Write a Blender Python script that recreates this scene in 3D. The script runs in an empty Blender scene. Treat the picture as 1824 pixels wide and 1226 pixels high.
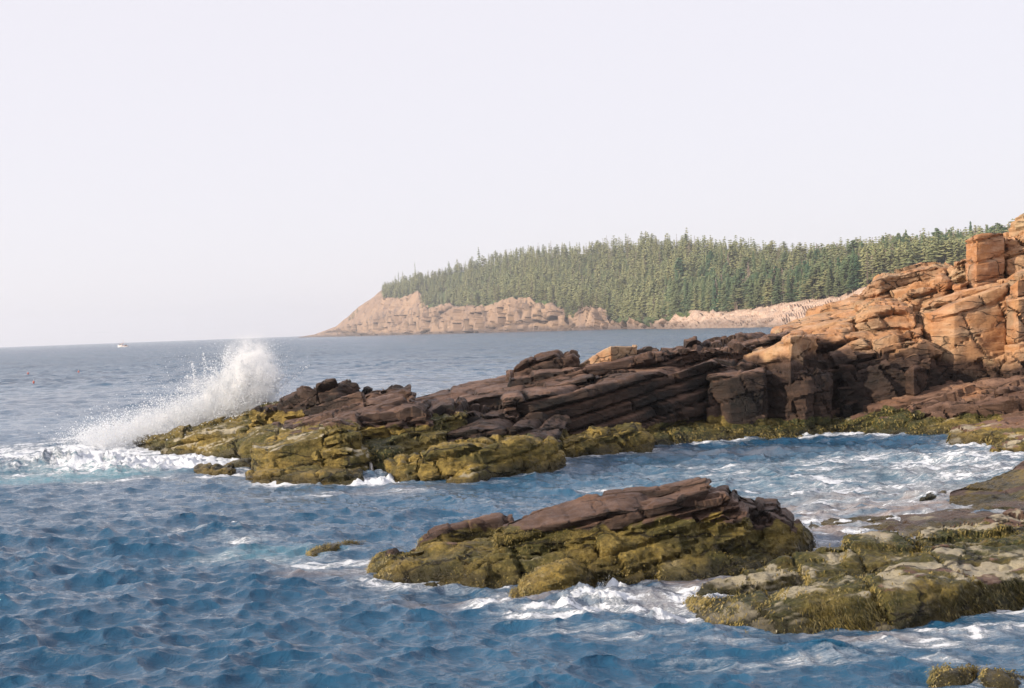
import bpy, math, random
import numpy as np
from mathutils import Vector, Matrix
random.seed(7); rng = np.random.default_rng(11)
S = bpy.context.scene
COL = S.collection
rad = math.radians
# ------------------------------------------------------------------ camera, sky, sun, exposure
FPX = 2533.0; W0, H0 = 1824.0, 1226.0; CAMH = 4.0
ROLL = math.atan(0.0368); PITCH = math.atan(29.2*math.cos(ROLL)/FPX)
fw = np.array([0, math.cos(PITCH), -math.sin(PITCH)])
up0 = np.array([0, math.sin(PITCH), math.cos(PITCH)]); rt0 = np.array([1.0, 0, 0])
rt = rt0*math.cos(ROLL) - up0*math.sin(ROLL)
up = up0*math.cos(ROLL) + rt0*math.sin(ROLL)
cd = bpy.data.cameras.new('camera'); cam = bpy.data.objects.new('camera', cd); COL.objects.link(cam)
cam.matrix_world = Matrix(((rt[0], up[0], -fw[0], 0), (rt[1], up[1], -fw[1], 0), (rt[2], up[2], -fw[2], CAMH), (0, 0, 0, 1)))
cd.sensor_width = 36; cd.lens = 36*FPX/W0; cd.clip_start = 0.5; cd.clip_end = 60000
S.camera = cam
SUN_EL = rad(21); SUN_AZ = math.atan2(-0.93, -0.37)
sd = Vector((math.sin(SUN_AZ)*math.cos(SUN_EL), math.cos(SUN_AZ)*math.cos(SUN_EL), math.sin(SUN_EL)))
sl = bpy.data.lights.new('sun', 'SUN'); sl.energy = 5.0; sl.angle = rad(0.6); sl.color = (1, 0.85, 0.67)
so = bpy.data.objects.new('sun', sl); COL.objects.link(so)
so.rotation_euler = (-sd).to_track_quat('-Z', 'Y').to_euler(); so.location = sd*200
wd = bpy.data.worlds.new("World"); S.world = wd; wd.use_nodes = True
nt = wd.node_tree; nt.nodes.clear()
wo = nt.nodes.new('ShaderNodeOutputWorld'); b1 = nt.nodes.new('ShaderNodeBackground'); b2 = nt.nodes.new('ShaderNodeBackground')
ad = nt.nodes.new('ShaderNodeAddShader'); sk = nt.nodes.new('ShaderNodeTexSky')
sk.sky_type = 'NISHITA'; sk.sun_disc = False; sk.sun_elevation = SUN_EL; sk.sun_rotation = SUN_AZ
sk.dust_density = 0.6; sk.ozone_density = 2.0; sk.air_density = 1.0
b1.inputs[1].default_value = 0.014
b2.inputs[0].default_value = (0.865, 0.830, 0.885, 1); b2.inputs[1].default_value = 0.765      # bright even sea mist over the whole sky
nt.links.new(sk.outputs[0], b1.inputs[0]); nt.links.new(b1.outputs[0], ad.inputs[0]); nt.links.new(b2.outputs[0], ad.inputs[1])
nt.links.new(ad.outputs[0], wo.inputs[0])
S.view_settings.view_transform = 'Standard'; S.view_settings.look = 'None'
S.view_settings.exposure = 0.36; S.view_settings.gamma = 1.0
S.cycles.max_bounces = 10; S.cycles.volume_bounces = 8; S.cycles.diffuse_bounces = 3; S.cycles.glossy_bounces = 3; S.cycles.transmission_bounces = 4; S.cycles.transparent_max_bounces = 8
S.cycles.caustics_reflective = False; S.cycles.caustics_refractive = False

# ------------------------------------------------------------------ pixel <-> world
def hor(px): return 617.4 - 0.0368*px
def P(px, py, D):
    px = np.asarray(px, float); py = np.asarray(py, float); D = np.asarray(D, float)
    d = fw + ((px-W0/2)/FPX)[..., None]*rt - ((py-H0/2)/FPX)[..., None]*up
    d = d/d[..., 1:2]
    return np.array([0, 0, CAMH]) + d*D[..., None]
def DW(px, py): return CAMH*FPX/(py-hor(px))
def PW(px, py): return P(px, py, DW(px, py))

# ------------------------------------------------------------------ noise
def h3(i, j, k, s=0):
    i = i.astype(np.int64).astype(np.uint32); j = j.astype(np.int64).astype(np.uint32); k = k.astype(np.int64).astype(np.uint32)
    x = i*np.uint32(0x9E3779B1) ^ j*np.uint32(0x85EBCA77) ^ k*np.uint32(0xC2B2AE3D) ^ np.uint32((s*0x27D4EB2F) & 0xffffffff)
    x ^= x >> np.uint32(15); x = x*np.uint32(0x2C1B3C6D); x ^= x >> np.uint32(12); x = x*np.uint32(0x297A2D39); x ^= x >> np.uint32(15)
    return x.astype(np.float64)/4294967296.0
def vn(p, s=0):
    f = np.floor(p); t = p-f; t = t*t*t*(t*(t*6-15)+10); i, j, k = f[:, 0], f[:, 1], f[:, 2]
    r = 0
    for a in (0, 1):
        wa = t[:, 0] if a else 1-t[:, 0]
        for b in (0, 1):
            wb = t[:, 1] if b else 1-t[:, 1]
            for c in (0, 1):
                wc = t[:, 2] if c else 1-t[:, 2]
                r = r + wa*wb*wc*h3(i+a, j+b, k+c, s)
    return r*2-1
def fbm(p, o=4, s=0, g=0.5):
    r = 0; a = 1; n = 0
    for q in range(o):
        r = r + a*vn(p*(2.03**q)+q*17.3, s+q); n += a; a *= g
    return r/n
BED = rad(13)
def bricks(p, sx, sy, sz, seed=0, bed=BED, warp=0.13):
    q = np.empty_like(p); c, s_ = math.cos(bed), math.sin(bed)
    q[:, 0] = p[:, 0]*c + p[:, 2]*s_; q[:, 1] = p[:, 1]; q[:, 2] = -p[:, 0]*s_ + p[:, 2]*c
    m = min(sx, sy, sz)
    w = np.stack([vn(p/sz/1.7, seed+31), vn(p/sz/1.7, seed+32), vn(p/sx/0.9, seed+33)], 1)
    q = q + w*m*np.array([warp, warp, warp*1.6])*1.3
    zz = np.zeros_like(q); zz[:, 0] = q[:, 2]/sz*.55; zz[:, 1] = q[:, 0]/sx*.12
    lz = q[:, 2]/sz + 1.1*vn(zz, seed+40); k = np.floor(lz); z0 = k*0
    fx = 0.6+0.9*h3(k, z0, z0, seed+1)
    lx = q[:, 0]/(sx*fx)+7*h3(k, z0, z0, seed+2) + 0.3*q[:, 2]/sx; i = np.floor(lx)
    ly = q[:, 1]/sy+5*h3(k, i, z0, seed+3); j = np.floor(ly)
    v = h3(i, j, k, seed+4)
    dx = np.minimum(lx-i, 1-lx+i)*sx*fx; dy = np.minimum(ly-j, 1-ly+j)*sy; dz = np.minimum(lz-k, 1-lz+k)*sz
    tx = (lx-i-.5)*(h3(i, j, k, seed+5)-.5); tz = (lz-k-.5)*(h3(i, j, k, seed+6)-.5)
    keep = h3(i, j, k, seed+9) > .45
    dz = dz + (h3(i*0, j*0, k, seed+8) < .25)*.5
    return v*2-1 + 2.2*(tx+tz), np.where(keep, np.minimum(np.minimum(dx, dy), dz), dz)
def ss(a, b, x):
    t = np.clip((x-a)/(b-a), 0, 1); return t*t*(3-2*t)

# ------------------------------------------------------------------ mesh + object helpers
def make_mesh(name, V, F, attrs=None, smooth=True, sharp=None, mats=()):
    me = bpy.data.meshes.new(name); V = np.asarray(V, np.float32); F = np.asarray(F, np.int32)
    n, m = F.shape
    me.vertices.add(len(V)); me.vertices.foreach_set('co', V.ravel())
    me.loops.add(n*m); me.loops.foreach_set('vertex_index', F.ravel())
    me.polygons.add(n); me.polygons.foreach_set('loop_start', np.arange(0, n*m, m, dtype=np.int32))
    me.polygons.foreach_set('loop_total', np.full(n, m, np.int32))
    me.update(calc_edges=True)
    me.polygons.foreach_set('use_smooth', np.full(n, smooth, bool))
    if attrs:
        for k, a in attrs.items():
            at = me.attributes.new(k, 'FLOAT', 'POINT'); at.data.foreach_set('value', np.asarray(a, np.float32))
    if sharp: me.set_sharp_from_angle(angle=sharp)
    for mt in mats: me.materials.append(mt)
    return me
def add(name, me, label=None, cat=None, group=None, kind=None, parent=None):
    o = bpy.data.objects.new(name, me); COL.objects.link(o)
    if label: o['label'] = label
    if cat: o['category'] = cat
    if group: o['group'] = group
    if kind: o['kind'] = kind
    if parent: o.parent = parent
    return o
def grid_faces(nr, nc, closed):
    r = np.arange(nr-1)[:, None]; c = np.arange(nc if closed else nc-1)[None, :]
    c2 = (c+1) % nc
    return np.stack([r*nc+c, r*nc+c2, (r+1)*nc+c2, (r+1)*nc+c], -1).reshape(-1, 4)
def grid_normals(G, closed):
    if closed: dc = np.roll(G, -1, 1)-np.roll(G, 1, 1)
    else: dc = np.gradient(G, axis=1)
    dr = np.gradient(G, axis=0)
    n = np.cross(dr, dc); l = np.linalg.norm(n, axis=-1, keepdims=True); l[l < 1e-9] = 1
    return n/l

# ------------------------------------------------------------------ materials
class NT:
    def __init__(s, name):
        s.m = bpy.data.materials.new(name); s.m.use_nodes = True; s.t = s.m.node_tree; s.t.nodes.clear()
        s.out = s.n('ShaderNodeOutputMaterial'); s.bs = s.n('ShaderNodeBsdfPrincipled'); s.l(s.bs.outputs[0], s.out.inputs[0])
    def n(s, t): return s.t.nodes.new(t)
    def l(s, a, b): s.t.links.new(a, b)
    def attr(s, k): a = s.n('ShaderNodeAttribute'); a.attribute_name = k; return a.outputs['Fac']
    def pos(s, sc=(1, 1, 1), rot=(0, 0, 0)):
        g = s.n('ShaderNodeNewGeometry'); m = s.n('ShaderNodeMapping'); s.l(g.outputs['Position'], m.inputs[0])
        m.inputs['Scale'].default_value = sc; m.inputs['Rotation'].default_value = rot; return m.outputs[0]
    def noise(s, v, sc, det=6, ro=0.55, dist=0):
        a = s.n('ShaderNodeTexNoise'); s.l(v, a.inputs['Vector']); a.inputs['Scale'].default_value = sc
        a.inputs['Detail'].default_value = det; a.inputs['Roughness'].default_value = ro; a.inputs['Distortion'].default_value = dist
        return a.outputs['Fac']
    def ramp(s, f, lo, hi, a=0.0, b=1.0, typ='SMOOTHSTEP'):
        r = s.n('ShaderNodeMapRange'); r.interpolation_type = typ
        s.l(f, r.inputs[0]); r.inputs[1].default_value = lo; r.inputs[2].default_value = hi; r.inputs[3].default_value = a; r.inputs[4].default_value = b
        return r.outputs[0]
    def math(s, op, a, b=None):
        r = s.n('ShaderNodeMath'); r.operation = op
        for i, x in enumerate((a, b)):
            if x is None: continue
            if isinstance(x, (int, float)): r.inputs[i].default_value = x
            else: s.l(x, r.inputs[i])
        return r.outputs[0]
    def mix(s, f, a, b):
        r = s.n('ShaderNodeMix'); r.data_type = 'RGBA'
        if isinstance(f, (int, float)): r.inputs[0].default_value = f
        else: s.l(f, r.inputs[0])
        for i, x in ((6, a), (7, b)):
            if isinstance(x, tuple): r.inputs[i].default_value = x+(1,)
            else: s.l(x, r.inputs[i])
        return r.outputs[2]
    def bump(s, h, dist, st=1.0, nrm=None):
        b = s.n('ShaderNodeBump'); s.l(h, b.inputs['Height']); b.inputs['Distance'].default_value = dist; b.inputs['Strength'].default_value = st
        if nrm: s.l(nrm, b.inputs['Normal'])
        return b.outputs[0]

def mat_rock():
    t = NT('shore_rock')
    p = t.pos(); pb = t.pos((0.35, 0.35, 2.2), (0, BED, 0))
    n1 = t.noise(p, 0.9, 5); n2 = t.noise(p, 5.0, 8, 0.65); n3 = t.noise(pb, 2.2, 8, 0.65); n4 = t.noise(p, 13, 8, 0.75)
    wd_, dk, pl, rd = t.attr('weed'), t.attr('dark'), t.attr('pale'), t.attr('red')
    orange = t.mix(t.ramp(n1, .38, .62), (0.44, 0.212, 0.090), (0.34, 0.162, 0.080))
    orange = t.mix(t.ramp(n3, .45, .68), orange, (0.52, 0.31, 0.185))
    orange = t.mix(t.ramp(n2, .55, .75, 0, .6), orange, (0.21, 0.10, 0.055))
    orange = t.mix(t.ramp(n1, .50, .66, 0, .55), orange, t.mix(n2, (0.30, 0.24, 0.15), (0.20, 0.13, 0.09)))
    orange = t.mix(pl, orange, t.mix(t.ramp(n2, .35, .7), (0.55, 0.42, 0.26), (0.42, 0.36, 0.22)))
    brown = t.mix(t.ramp(n3, .35, .65), (0.045, 0.025, 0.017), (0.105, 0.060, 0.040))
    brown = t.mix(t.ramp(n2, .5, .72, 0, .7), brown, (0.022, 0.014, 0.011))
    brown = t.mix(rd, brown, t.mix(t.ramp(n3, .4, .65), (0.120, 0.066, 0.044), (0.22, 0.132, 0.092)))  # reddish brown rock, stronger on tops to paint in sky light
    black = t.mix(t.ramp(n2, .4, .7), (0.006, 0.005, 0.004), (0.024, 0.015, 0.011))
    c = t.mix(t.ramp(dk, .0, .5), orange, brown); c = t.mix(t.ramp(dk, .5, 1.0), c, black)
    weed = t.mix(t.ramp(n2, .36, .62), (0.160, 0.110, 0.020), (0.33, 0.235, 0.058))
    weed = t.mix(t.ramp(n3, .50, .38, 0, .6), weed, (0.055, 0.045, 0.010))
    weed = t.mix(t.math('MULTIPLY', t.attr('olive_shadow'), t.ramp(n2, .28, .5)), weed, t.mix(t.ramp(n4, .3, .7), (0.012, 0.018, 0.006), (0.060, 0.066, 0.014)))  # dark olive weed patches; also paints shade onto the bank and shelf front
    weed = t.mix(t.ramp(n1, .48, .62, 0, .8), weed, (0.050, 0.050, 0.010))
    weed = t.mix(t.ramp(n3, .5, .68, 0, .6), weed, (0.035, 0.028, 0.008))
    weed = t.mix(t.ramp(n4, .52, .7, 0, .6), weed, (0.40, 0.31, 0.12))
    weed = t.mix(t.ramp(n4, .48, .34, 0, .75), weed, (0.035, 0.026, 0.007))
    wf = t.ramp(t.math('ADD', wd_, t.math('MULTIPLY', t.math('SUBTRACT', n2, .5), .9)), .4, .6)
    c = t.mix(wf, c, weed)
    bn = t.attr('barn_skylight')
    c = t.mix(t.ramp(t.math('MULTIPLY', bn, t.math('ADD', n4, .35)), .3, .75, 0, .9), c, t.mix(n4, (0.46, 0.41, 0.29), (0.33, 0.29, 0.21)))  # pale barnacle tone, with sky light painted on upward weedy tops
    wet = t.attr('wet'); c = t.mix(t.math('MULTIPLY', wet, .72), c, (0.016, 0.014, 0.006))  # wet band at the waterline, with the shade of the rock bottoms painted in
    vo = t.n('ShaderNodeTexVoronoi'); vo.feature = 'DISTANCE_TO_EDGE'; t.l(t.pos((.75, .9, 2.6), (0, BED, 0)), vo.inputs['Vector'])
    vo.inputs['Scale'].default_value = 1.15; dn = t.n('ShaderNodeVectorMath'); dn.operation = 'ADD'
    nz = t.n('ShaderNodeTexNoise'); t.l(p, nz.inputs['Vector']); nz.inputs['Scale'].default_value = 2.2; nz.inputs['Detail'].default_value = 5
    ms = t.n('ShaderNodeVectorMath'); ms.operation = 'MULTIPLY_ADD'; t.l(nz.outputs['Color'], ms.inputs[0]); ms.inputs[1].default_value = (.28, .28, .28)
    t.l(t.pos((.42, .6, 1.9), (0, BED, 0)), ms.inputs[2]); t.l(ms.outputs[0], vo.inputs['Vector'])
    crk = t.math('MULTIPLY', t.ramp(vo.outputs['Distance'], .0, .03, 1, 0), t.ramp(n1, .46, .56))
    c = t.mix(t.math('MULTIPLY', crk, .8), c, (0.012, 0.009, 0.007))
    t.l(c, t.bs.inputs['Base Color'])
    r = t.math('SUBTRACT', t.ramp(n2, .3, .7, .42, .78), t.math('MULTIPLY', wet, .3)); t.l(r, t.bs.inputs['Roughness'])
    t.bs.inputs['Specular IOR Level'].default_value = 0.28
    h0 = t.bump(t.math('SUBTRACT', 1.0, crk), .08, 1.0); h1 = t.bump(n3, .16, .8, h0); h2 = t.bump(n2, .055, .9, h1); h3_ = t.bump(n4, .05, 1.0, h2)
    t.l(h3_, t.bs.inputs['Normal'])
    return t.m
def mat_far():
    t = NT('headland_ground')
    p = t.pos(); pb = t.pos((.5, .5, .16)); n1 = t.noise(p, .03, 5); n2 = t.noise(pb, .22, 8, .65); n3 = t.noise(p, .35, 6, .7)
    rock = t.mix(t.ramp(n1, .4, .6), (0.33, 0.22, 0.145), (0.25, 0.165, 0.115))
    rock = t.mix(t.ramp(n2, .5, .7), rock, (0.13, 0.09, 0.075)); rock = t.mix(t.ramp(n3, .58, .75, 0, .7), rock, (0.46, 0.34, 0.24))
    rock = t.mix(t.ramp(t.attr('pale'), 0, 1), rock, t.mix(t.ramp(n3, .4, .65), (0.42, 0.29, 0.22), (0.56, 0.43, 0.34)))
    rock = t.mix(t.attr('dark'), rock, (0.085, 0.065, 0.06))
    gr = t.mix(t.ramp(n3, .4, .65), (0.03, 0.05, 0.015), (0.10, 0.13, 0.03))
    c = t.mix(t.ramp(t.math('ADD', t.attr('weed'), t.math('MULTIPLY', t.math('SUBTRACT', n3, .5), .8)), .4, .6), rock, gr)
    t.l(c, t.bs.inputs['Base Color']); t.bs.inputs['Roughness'].default_value = .9
    t.l(t.bump(n2, 2.5, .8, t.bump(n3, 1.2, .7)), t.bs.inputs['Normal'])
    return t.m
def mat_water():
    t = NT('sea_water')
    p = t.pos(); ps = t.pos((1, 1.0, 1), (0, 0, rad(12))); st = t.pos((.5, 1.5, 1), (0, 0, rad(-8)))
    foam, shal, teal = t.attr('foam'), t.attr('shallow'), t.attr('teal')
    nb = t.noise(p, .05, 4); base = t.mix(t.ramp(nb, .35, .65), (0.008, 0.053, 0.112), (0.016, 0.078, 0.152))
    base = t.mix(teal, base, (0.13, 0.32, 0.38))
    nsh = t.noise(st, 1.6, 6, .6)
    base = t.mix(t.math('MULTIPLY', shal, t.ramp(nsh, .3, .65)), base, (0.23, 0.17, 0.14))
    f1 = t.noise(st, .9, 9, .68, .6); f2 = t.noise(st, 5.0, 7, .7, .4)
    f3 = t.noise(t.pos((.8, 1.3, 1), (0, 0, rad(10))), 14, 5, .7, .5)
    fn = t.ramp(t.math('ADD', t.math('ADD', t.math('MULTIPLY', f1, .5), t.math('MULTIPLY', f2, .32)), t.math('MULTIPLY', f3, .18)), .36, .64, 0.0, 1.0, 'LINEAR')
    ff = t.math('SUBTRACT', t.math('MULTIPLY', foam, 1.0), fn)
    fm = t.ramp(ff, -.03, .20); soft = t.ramp(ff, -.35, .25, 0, .45)
    ff2 = t.math('MAXIMUM', fm, soft)
    col = t.mix(ff2, base, (0.70, 0.74, 0.80))
    t.l(col, t.bs.inputs['Base Color'])
    dist = t.attr('far')
    r = t.math('ADD', t.math('MULTIPLY', dist, .16), .03)
    r = t.math('ADD', r, t.math('MULTIPLY', ff2, .5)); t.l(r, t.bs.inputs['Roughness'])
    t.bs.inputs['IOR'].default_value = 1.333; t.bs.inputs['Specular Tint'].default_value = (.74, .90, 1, 1)
    w1 = t.noise(ps, 4.5, 6, .65, .8); w2 = t.noise(t.pos((.6, 1.3, 1), (0, 0, rad(-20))), .55, 5, .6, .6)
    h = t.bump(w2, .35, 1.0); t.bs.inputs['Specular IOR Level'].default_value = 0.5
    # far bump only where the mesh waves fade out
    b2 = t.n('ShaderNodeBump'); t.l(w2, b2.inputs['Height']); b2.inputs['Distance'].default_value = 1.0; t.l(dist, b2.inputs['Strength'])
    w3 = t.noise(t.pos((.05, .22, 1), (0, 0, rad(-6))), 1.0, 6, .65, .4); bb = t.n('ShaderNodeBump'); t.l(w3, bb.inputs['Height']); bb.inputs['Distance'].default_value = 2.2; t.l(dist, bb.inputs['Strength']); t.l(b2.outputs[0], bb.inputs['Normal'])
    b3 = t.bump(w1, .05, 1.0, bb.outputs[0]); b4 = t.bump(t.math('MULTIPLY', f2, ff2), .10, .8, b3)
    t.l(b4, t.bs.inputs['Normal'])
    return t.m
def mat_plain(name, c, rough=.7, spec=.4):
    t = NT(name); n = t.noise(t.pos(), 3, 4)
    t.l(t.mix(t.ramp(n, .3, .7, 0, .3), c, tuple(x*.75 for x in c)), t.bs.inputs['Base Color'])
    t.bs.inputs['Roughness'].default_value = rough; t.bs.inputs['Specular IOR Level'].default_value = spec
    return t.m
def mat_leaf(name, a, b, sc=.25):
    t = NT(name); n = t.noise(t.pos(), sc, 5, .6); oi = t.n('ShaderNodeObjectInfo')
    c = t.mix(t.ramp(n, .35, .65), a, b)
    c = t.mix(t.math('MULTIPLY', t.math('ADD', oi.outputs['Random'], t.attr('tone')), .55), c, (0.26, 0.26, 0.12))
    t.l(c, t.bs.inputs['Base Color']); t.bs.inputs['Roughness'].default_value = .75; t.bs.inputs['Specular IOR Level'].default_value = .2
    return t.m
def mat_tuft(name):
    t = NT(name); n = t.noise(t.pos(), 3.0, 5, .6); v = t.attr('tone')
    c = t.mix(t.ramp(n, .38, .62), (0.07, 0.06, 0.012), (0.22, 0.16, 0.035))
    c = t.mix(t.ramp(v, .5, 1.0, 0, .5), c, (0.32, 0.25, 0.09)); c = t.mix(t.ramp(v, .0, .3, .6, 0), c, (0.03, 0.035, 0.01))
    t.l(c, t.bs.inputs['Base Color']); t.bs.inputs['Roughness'].default_value = .45; t.bs.inputs['Specular IOR Level'].default_value = .4
    return t.m
M_ROCK = mat_rock(); M_FAR = mat_far(); M_WATER = mat_water(); M_TUFT = mat_tuft('rockweed')
M_LEAF = mat_leaf('spruce_needles', (0.036, 0.090, 0.048), (0.088, 0.155, 0.076)); M_BARK = mat_plain('bark', (0.24, 0.18, 0.14), .9)
M_DEAD = mat_plain('dead_twigs', (0.26, 0.20, 0.16), .9)

# ------------------------------------------------------------------ rock ledges
ROCKV = []      # all rock vertices near the waterline (for the foam line), and the weed carriers
def ledge(st, w=2.0, rise=0.2, lean=0.25, blk=0.10, rough=0.07, soft=1, res=0.062, ext=0.7, bs=(1.5, 1.2, 0.42), yaw=None, fine=0.38):
    """a bedrock ledge: front bottom and front top edges through the stations (x, y top, y bottom, depth), running back by w"""
    st = np.array([tuple(s)[:4] for s in st], float)
    bot = P(st[:, 0], st[:, 2], st[:, 3]); top = P(st[:, 0], st[:, 1], st[:, 3]+lean)
    mid = (bot+top)/2; seg = np.linalg.norm(np.diff(mid, axis=0), axis=1); L = np.concatenate([[0], np.cumsum(seg)])
    n = max(4, int(L[-1]/res)); tt = np.linspace(0, L[-1], n)
    B = np.stack([np.interp(tt, L, bot[:, i]) for i in range(3)], 1); T = np.stack([np.interp(tt, L, top[:, i]) for i in range(3)], 1)
    T[:, 2] = np.maximum(T[:, 2], B[:, 2]+0.05)
    wa = np.full(n, w) if np.isscalar(w) else np.interp(tt, np.linspace(0, L[-1], len(w)), w)
    yw = np.arctan2(T[:, 0], T[:, 1]) if yaw is None else np.full(n, yaw)
    back = np.stack([wa*np.sin(yw), wa*np.cos(yw), np.full(n, rise)], 1)
    hmean = float(np.mean(T[:, 2]-B[:, 2]))
    Z0 = B.copy(); Z0[:, 2] -= ext; Z0[:, 1] -= .05
    K = T+back; K0 = K.copy(); K0[:, 2] = Z0[:, 2]
    def seg_pts(a, b, l): k = max(1, int(l/res)); u = (np.arange(k)/k)[None, :, None]; return a[:, None]*(1-u)+b[:, None]*u
    wm = float(np.mean(wa))
    parts = [seg_pts(Z0, B, min(ext, .5)), seg_pts(B, T, math.hypot(hmean, lean)), seg_pts(T, K, wm), seg_pts(K, K0, (hmean+ext)*.5), seg_pts(K0, Z0, wm*.25)]
    G = np.concatenate(parts, 1)
    # end caps: rings drawn in towards the middle of the section
    k = max(2, int(min(hmean+ext, wm)*.5/res)); 
    def cap(R, d):
        c = R.mean(0); u = (np.arange(k)/k)[:, None, None]
        return c*(1-u)+R*u - d*0.0
    G = np.concatenate([cap(G[0], 0), G, cap(G[-1], 0)[::-1]], 0)
    for _ in range(int(soft)):
        A = G.copy(); A = .5*G+.25*(np.roll(G, 1, 1)+np.roll(G, -1, 1))
        G[1:-1] = .5*A[1:-1]+.25*(A[2:]+A[:-2]); G[0] = A[0]; G[-1] = A[-1]
    nr, nc = G.shape[:2]
    N = grid_normals(G, True).reshape(-1, 3); p = G.reshape(-1, 3)
    cen = p.mean(0)
    if np.mean(np.einsum('ij,ij->i', N, p-cen)) < 0: N = -N; flip = True
    else: flip = False
    v1, d1 = bricks(p, bs[0], bs[1], bs[2], 5); v2, d2 = bricks(p, bs[0]*.37, bs[1]*.4, bs[2]*.36, 9, warp=.2)
    dsp = blk*(v1*1.25 + fine*v2) - blk*2.1*np.exp(-(d1/(res*.8))**2) - blk*1.2*fine*np.exp(-(d2/(res*.6))**2)
    dsp += rough*1.0*fbm(p/1.1, 5, 3) 
    p = p+N*dsp[:, None]
    G = p.reshape(nr, nc, 3); N = grid_normals(G, True).reshape(-1, 3)
    if flip: N = -N
    p = p + N*(rough*.7*fbm(p*np.array([3., 3., 6.]), 4, 8))[:, None]
    F = grid_faces(nr, nc, True)
    if flip is False: F = F[:, ::-1]
    return p, N, F
def rock(name, label, cat, ledges, group=None, wz=1.12, dz=(2.1, 3.1), red=0.0, pale=0.0, barn_skylight=0.25, black=0.0, org=None, wfun=None, olive_shadow=0.0):
    V = []; Fs = []; Ns = []; o = 0
    for kw in ledges:
        kw = dict(kw); s = kw.pop('st'); p, N, F = ledge(s, **kw)
        V.append(p); Ns.append(N); Fs.append(F+o); o += len(p)
    V = np.concatenate(V); N = np.concatenate(Ns); F = np.concatenate(Fs)
    z = V[:, 2]; n = fbm(V/1.3, 4, 21); nf = fbm(V*2.5, 3, 25)
    weed = ss(wz+.14, wz-.14, z+.42*n+.22*nf+(0 if wfun is None else wfun(V)))
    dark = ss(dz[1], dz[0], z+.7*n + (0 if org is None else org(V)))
    upn = ss(.5, .9, N[:, 2])  # upward faces, coloured lighter below as painted sky light
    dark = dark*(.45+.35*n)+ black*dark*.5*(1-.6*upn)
    Dm = V[:, 1].mean(); fr, am = (8.0, .030) if Dm < 32 else (4.5, .045)
    V = V+N*(ss(.35, .7, weed)*am*(fbm(V*fr, 4, 61, .6)*1.6))[:, None]
    br = barn_skylight*ss(wz+.5, wz-.2, z)*(.4+.9*upn)*(.6+1.2*n+.5*nf)  # pale on upward faces: barnacles plus painted sky light
    br = br*(.25+.9*ss(-.2, .2, fbm(V*2.2, 4, 62)))
    A = dict(wet=ss(.34, .06, z+.22*n+.12*nf), olive_shadow=np.clip(olive_shadow*(1.0+1.5*fbm(V/1.4, 3, 44)), 0, 1), weed=weed, dark=np.clip(dark, 0, 1), pale=np.clip(pale*(.6+1.6*n), 0, 1), red=np.clip(red*(.35+.65*upn)+.2*n*red, 0, 1), barn_skylight=np.clip(br, 0, 1))  # wet also carries the painted shade along the rock foot
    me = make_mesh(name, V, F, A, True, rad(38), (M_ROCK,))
    ROCKV.append((name, V, N, weed))
    return add(name, me, label, cat, group)

def X(**k): return k
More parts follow.
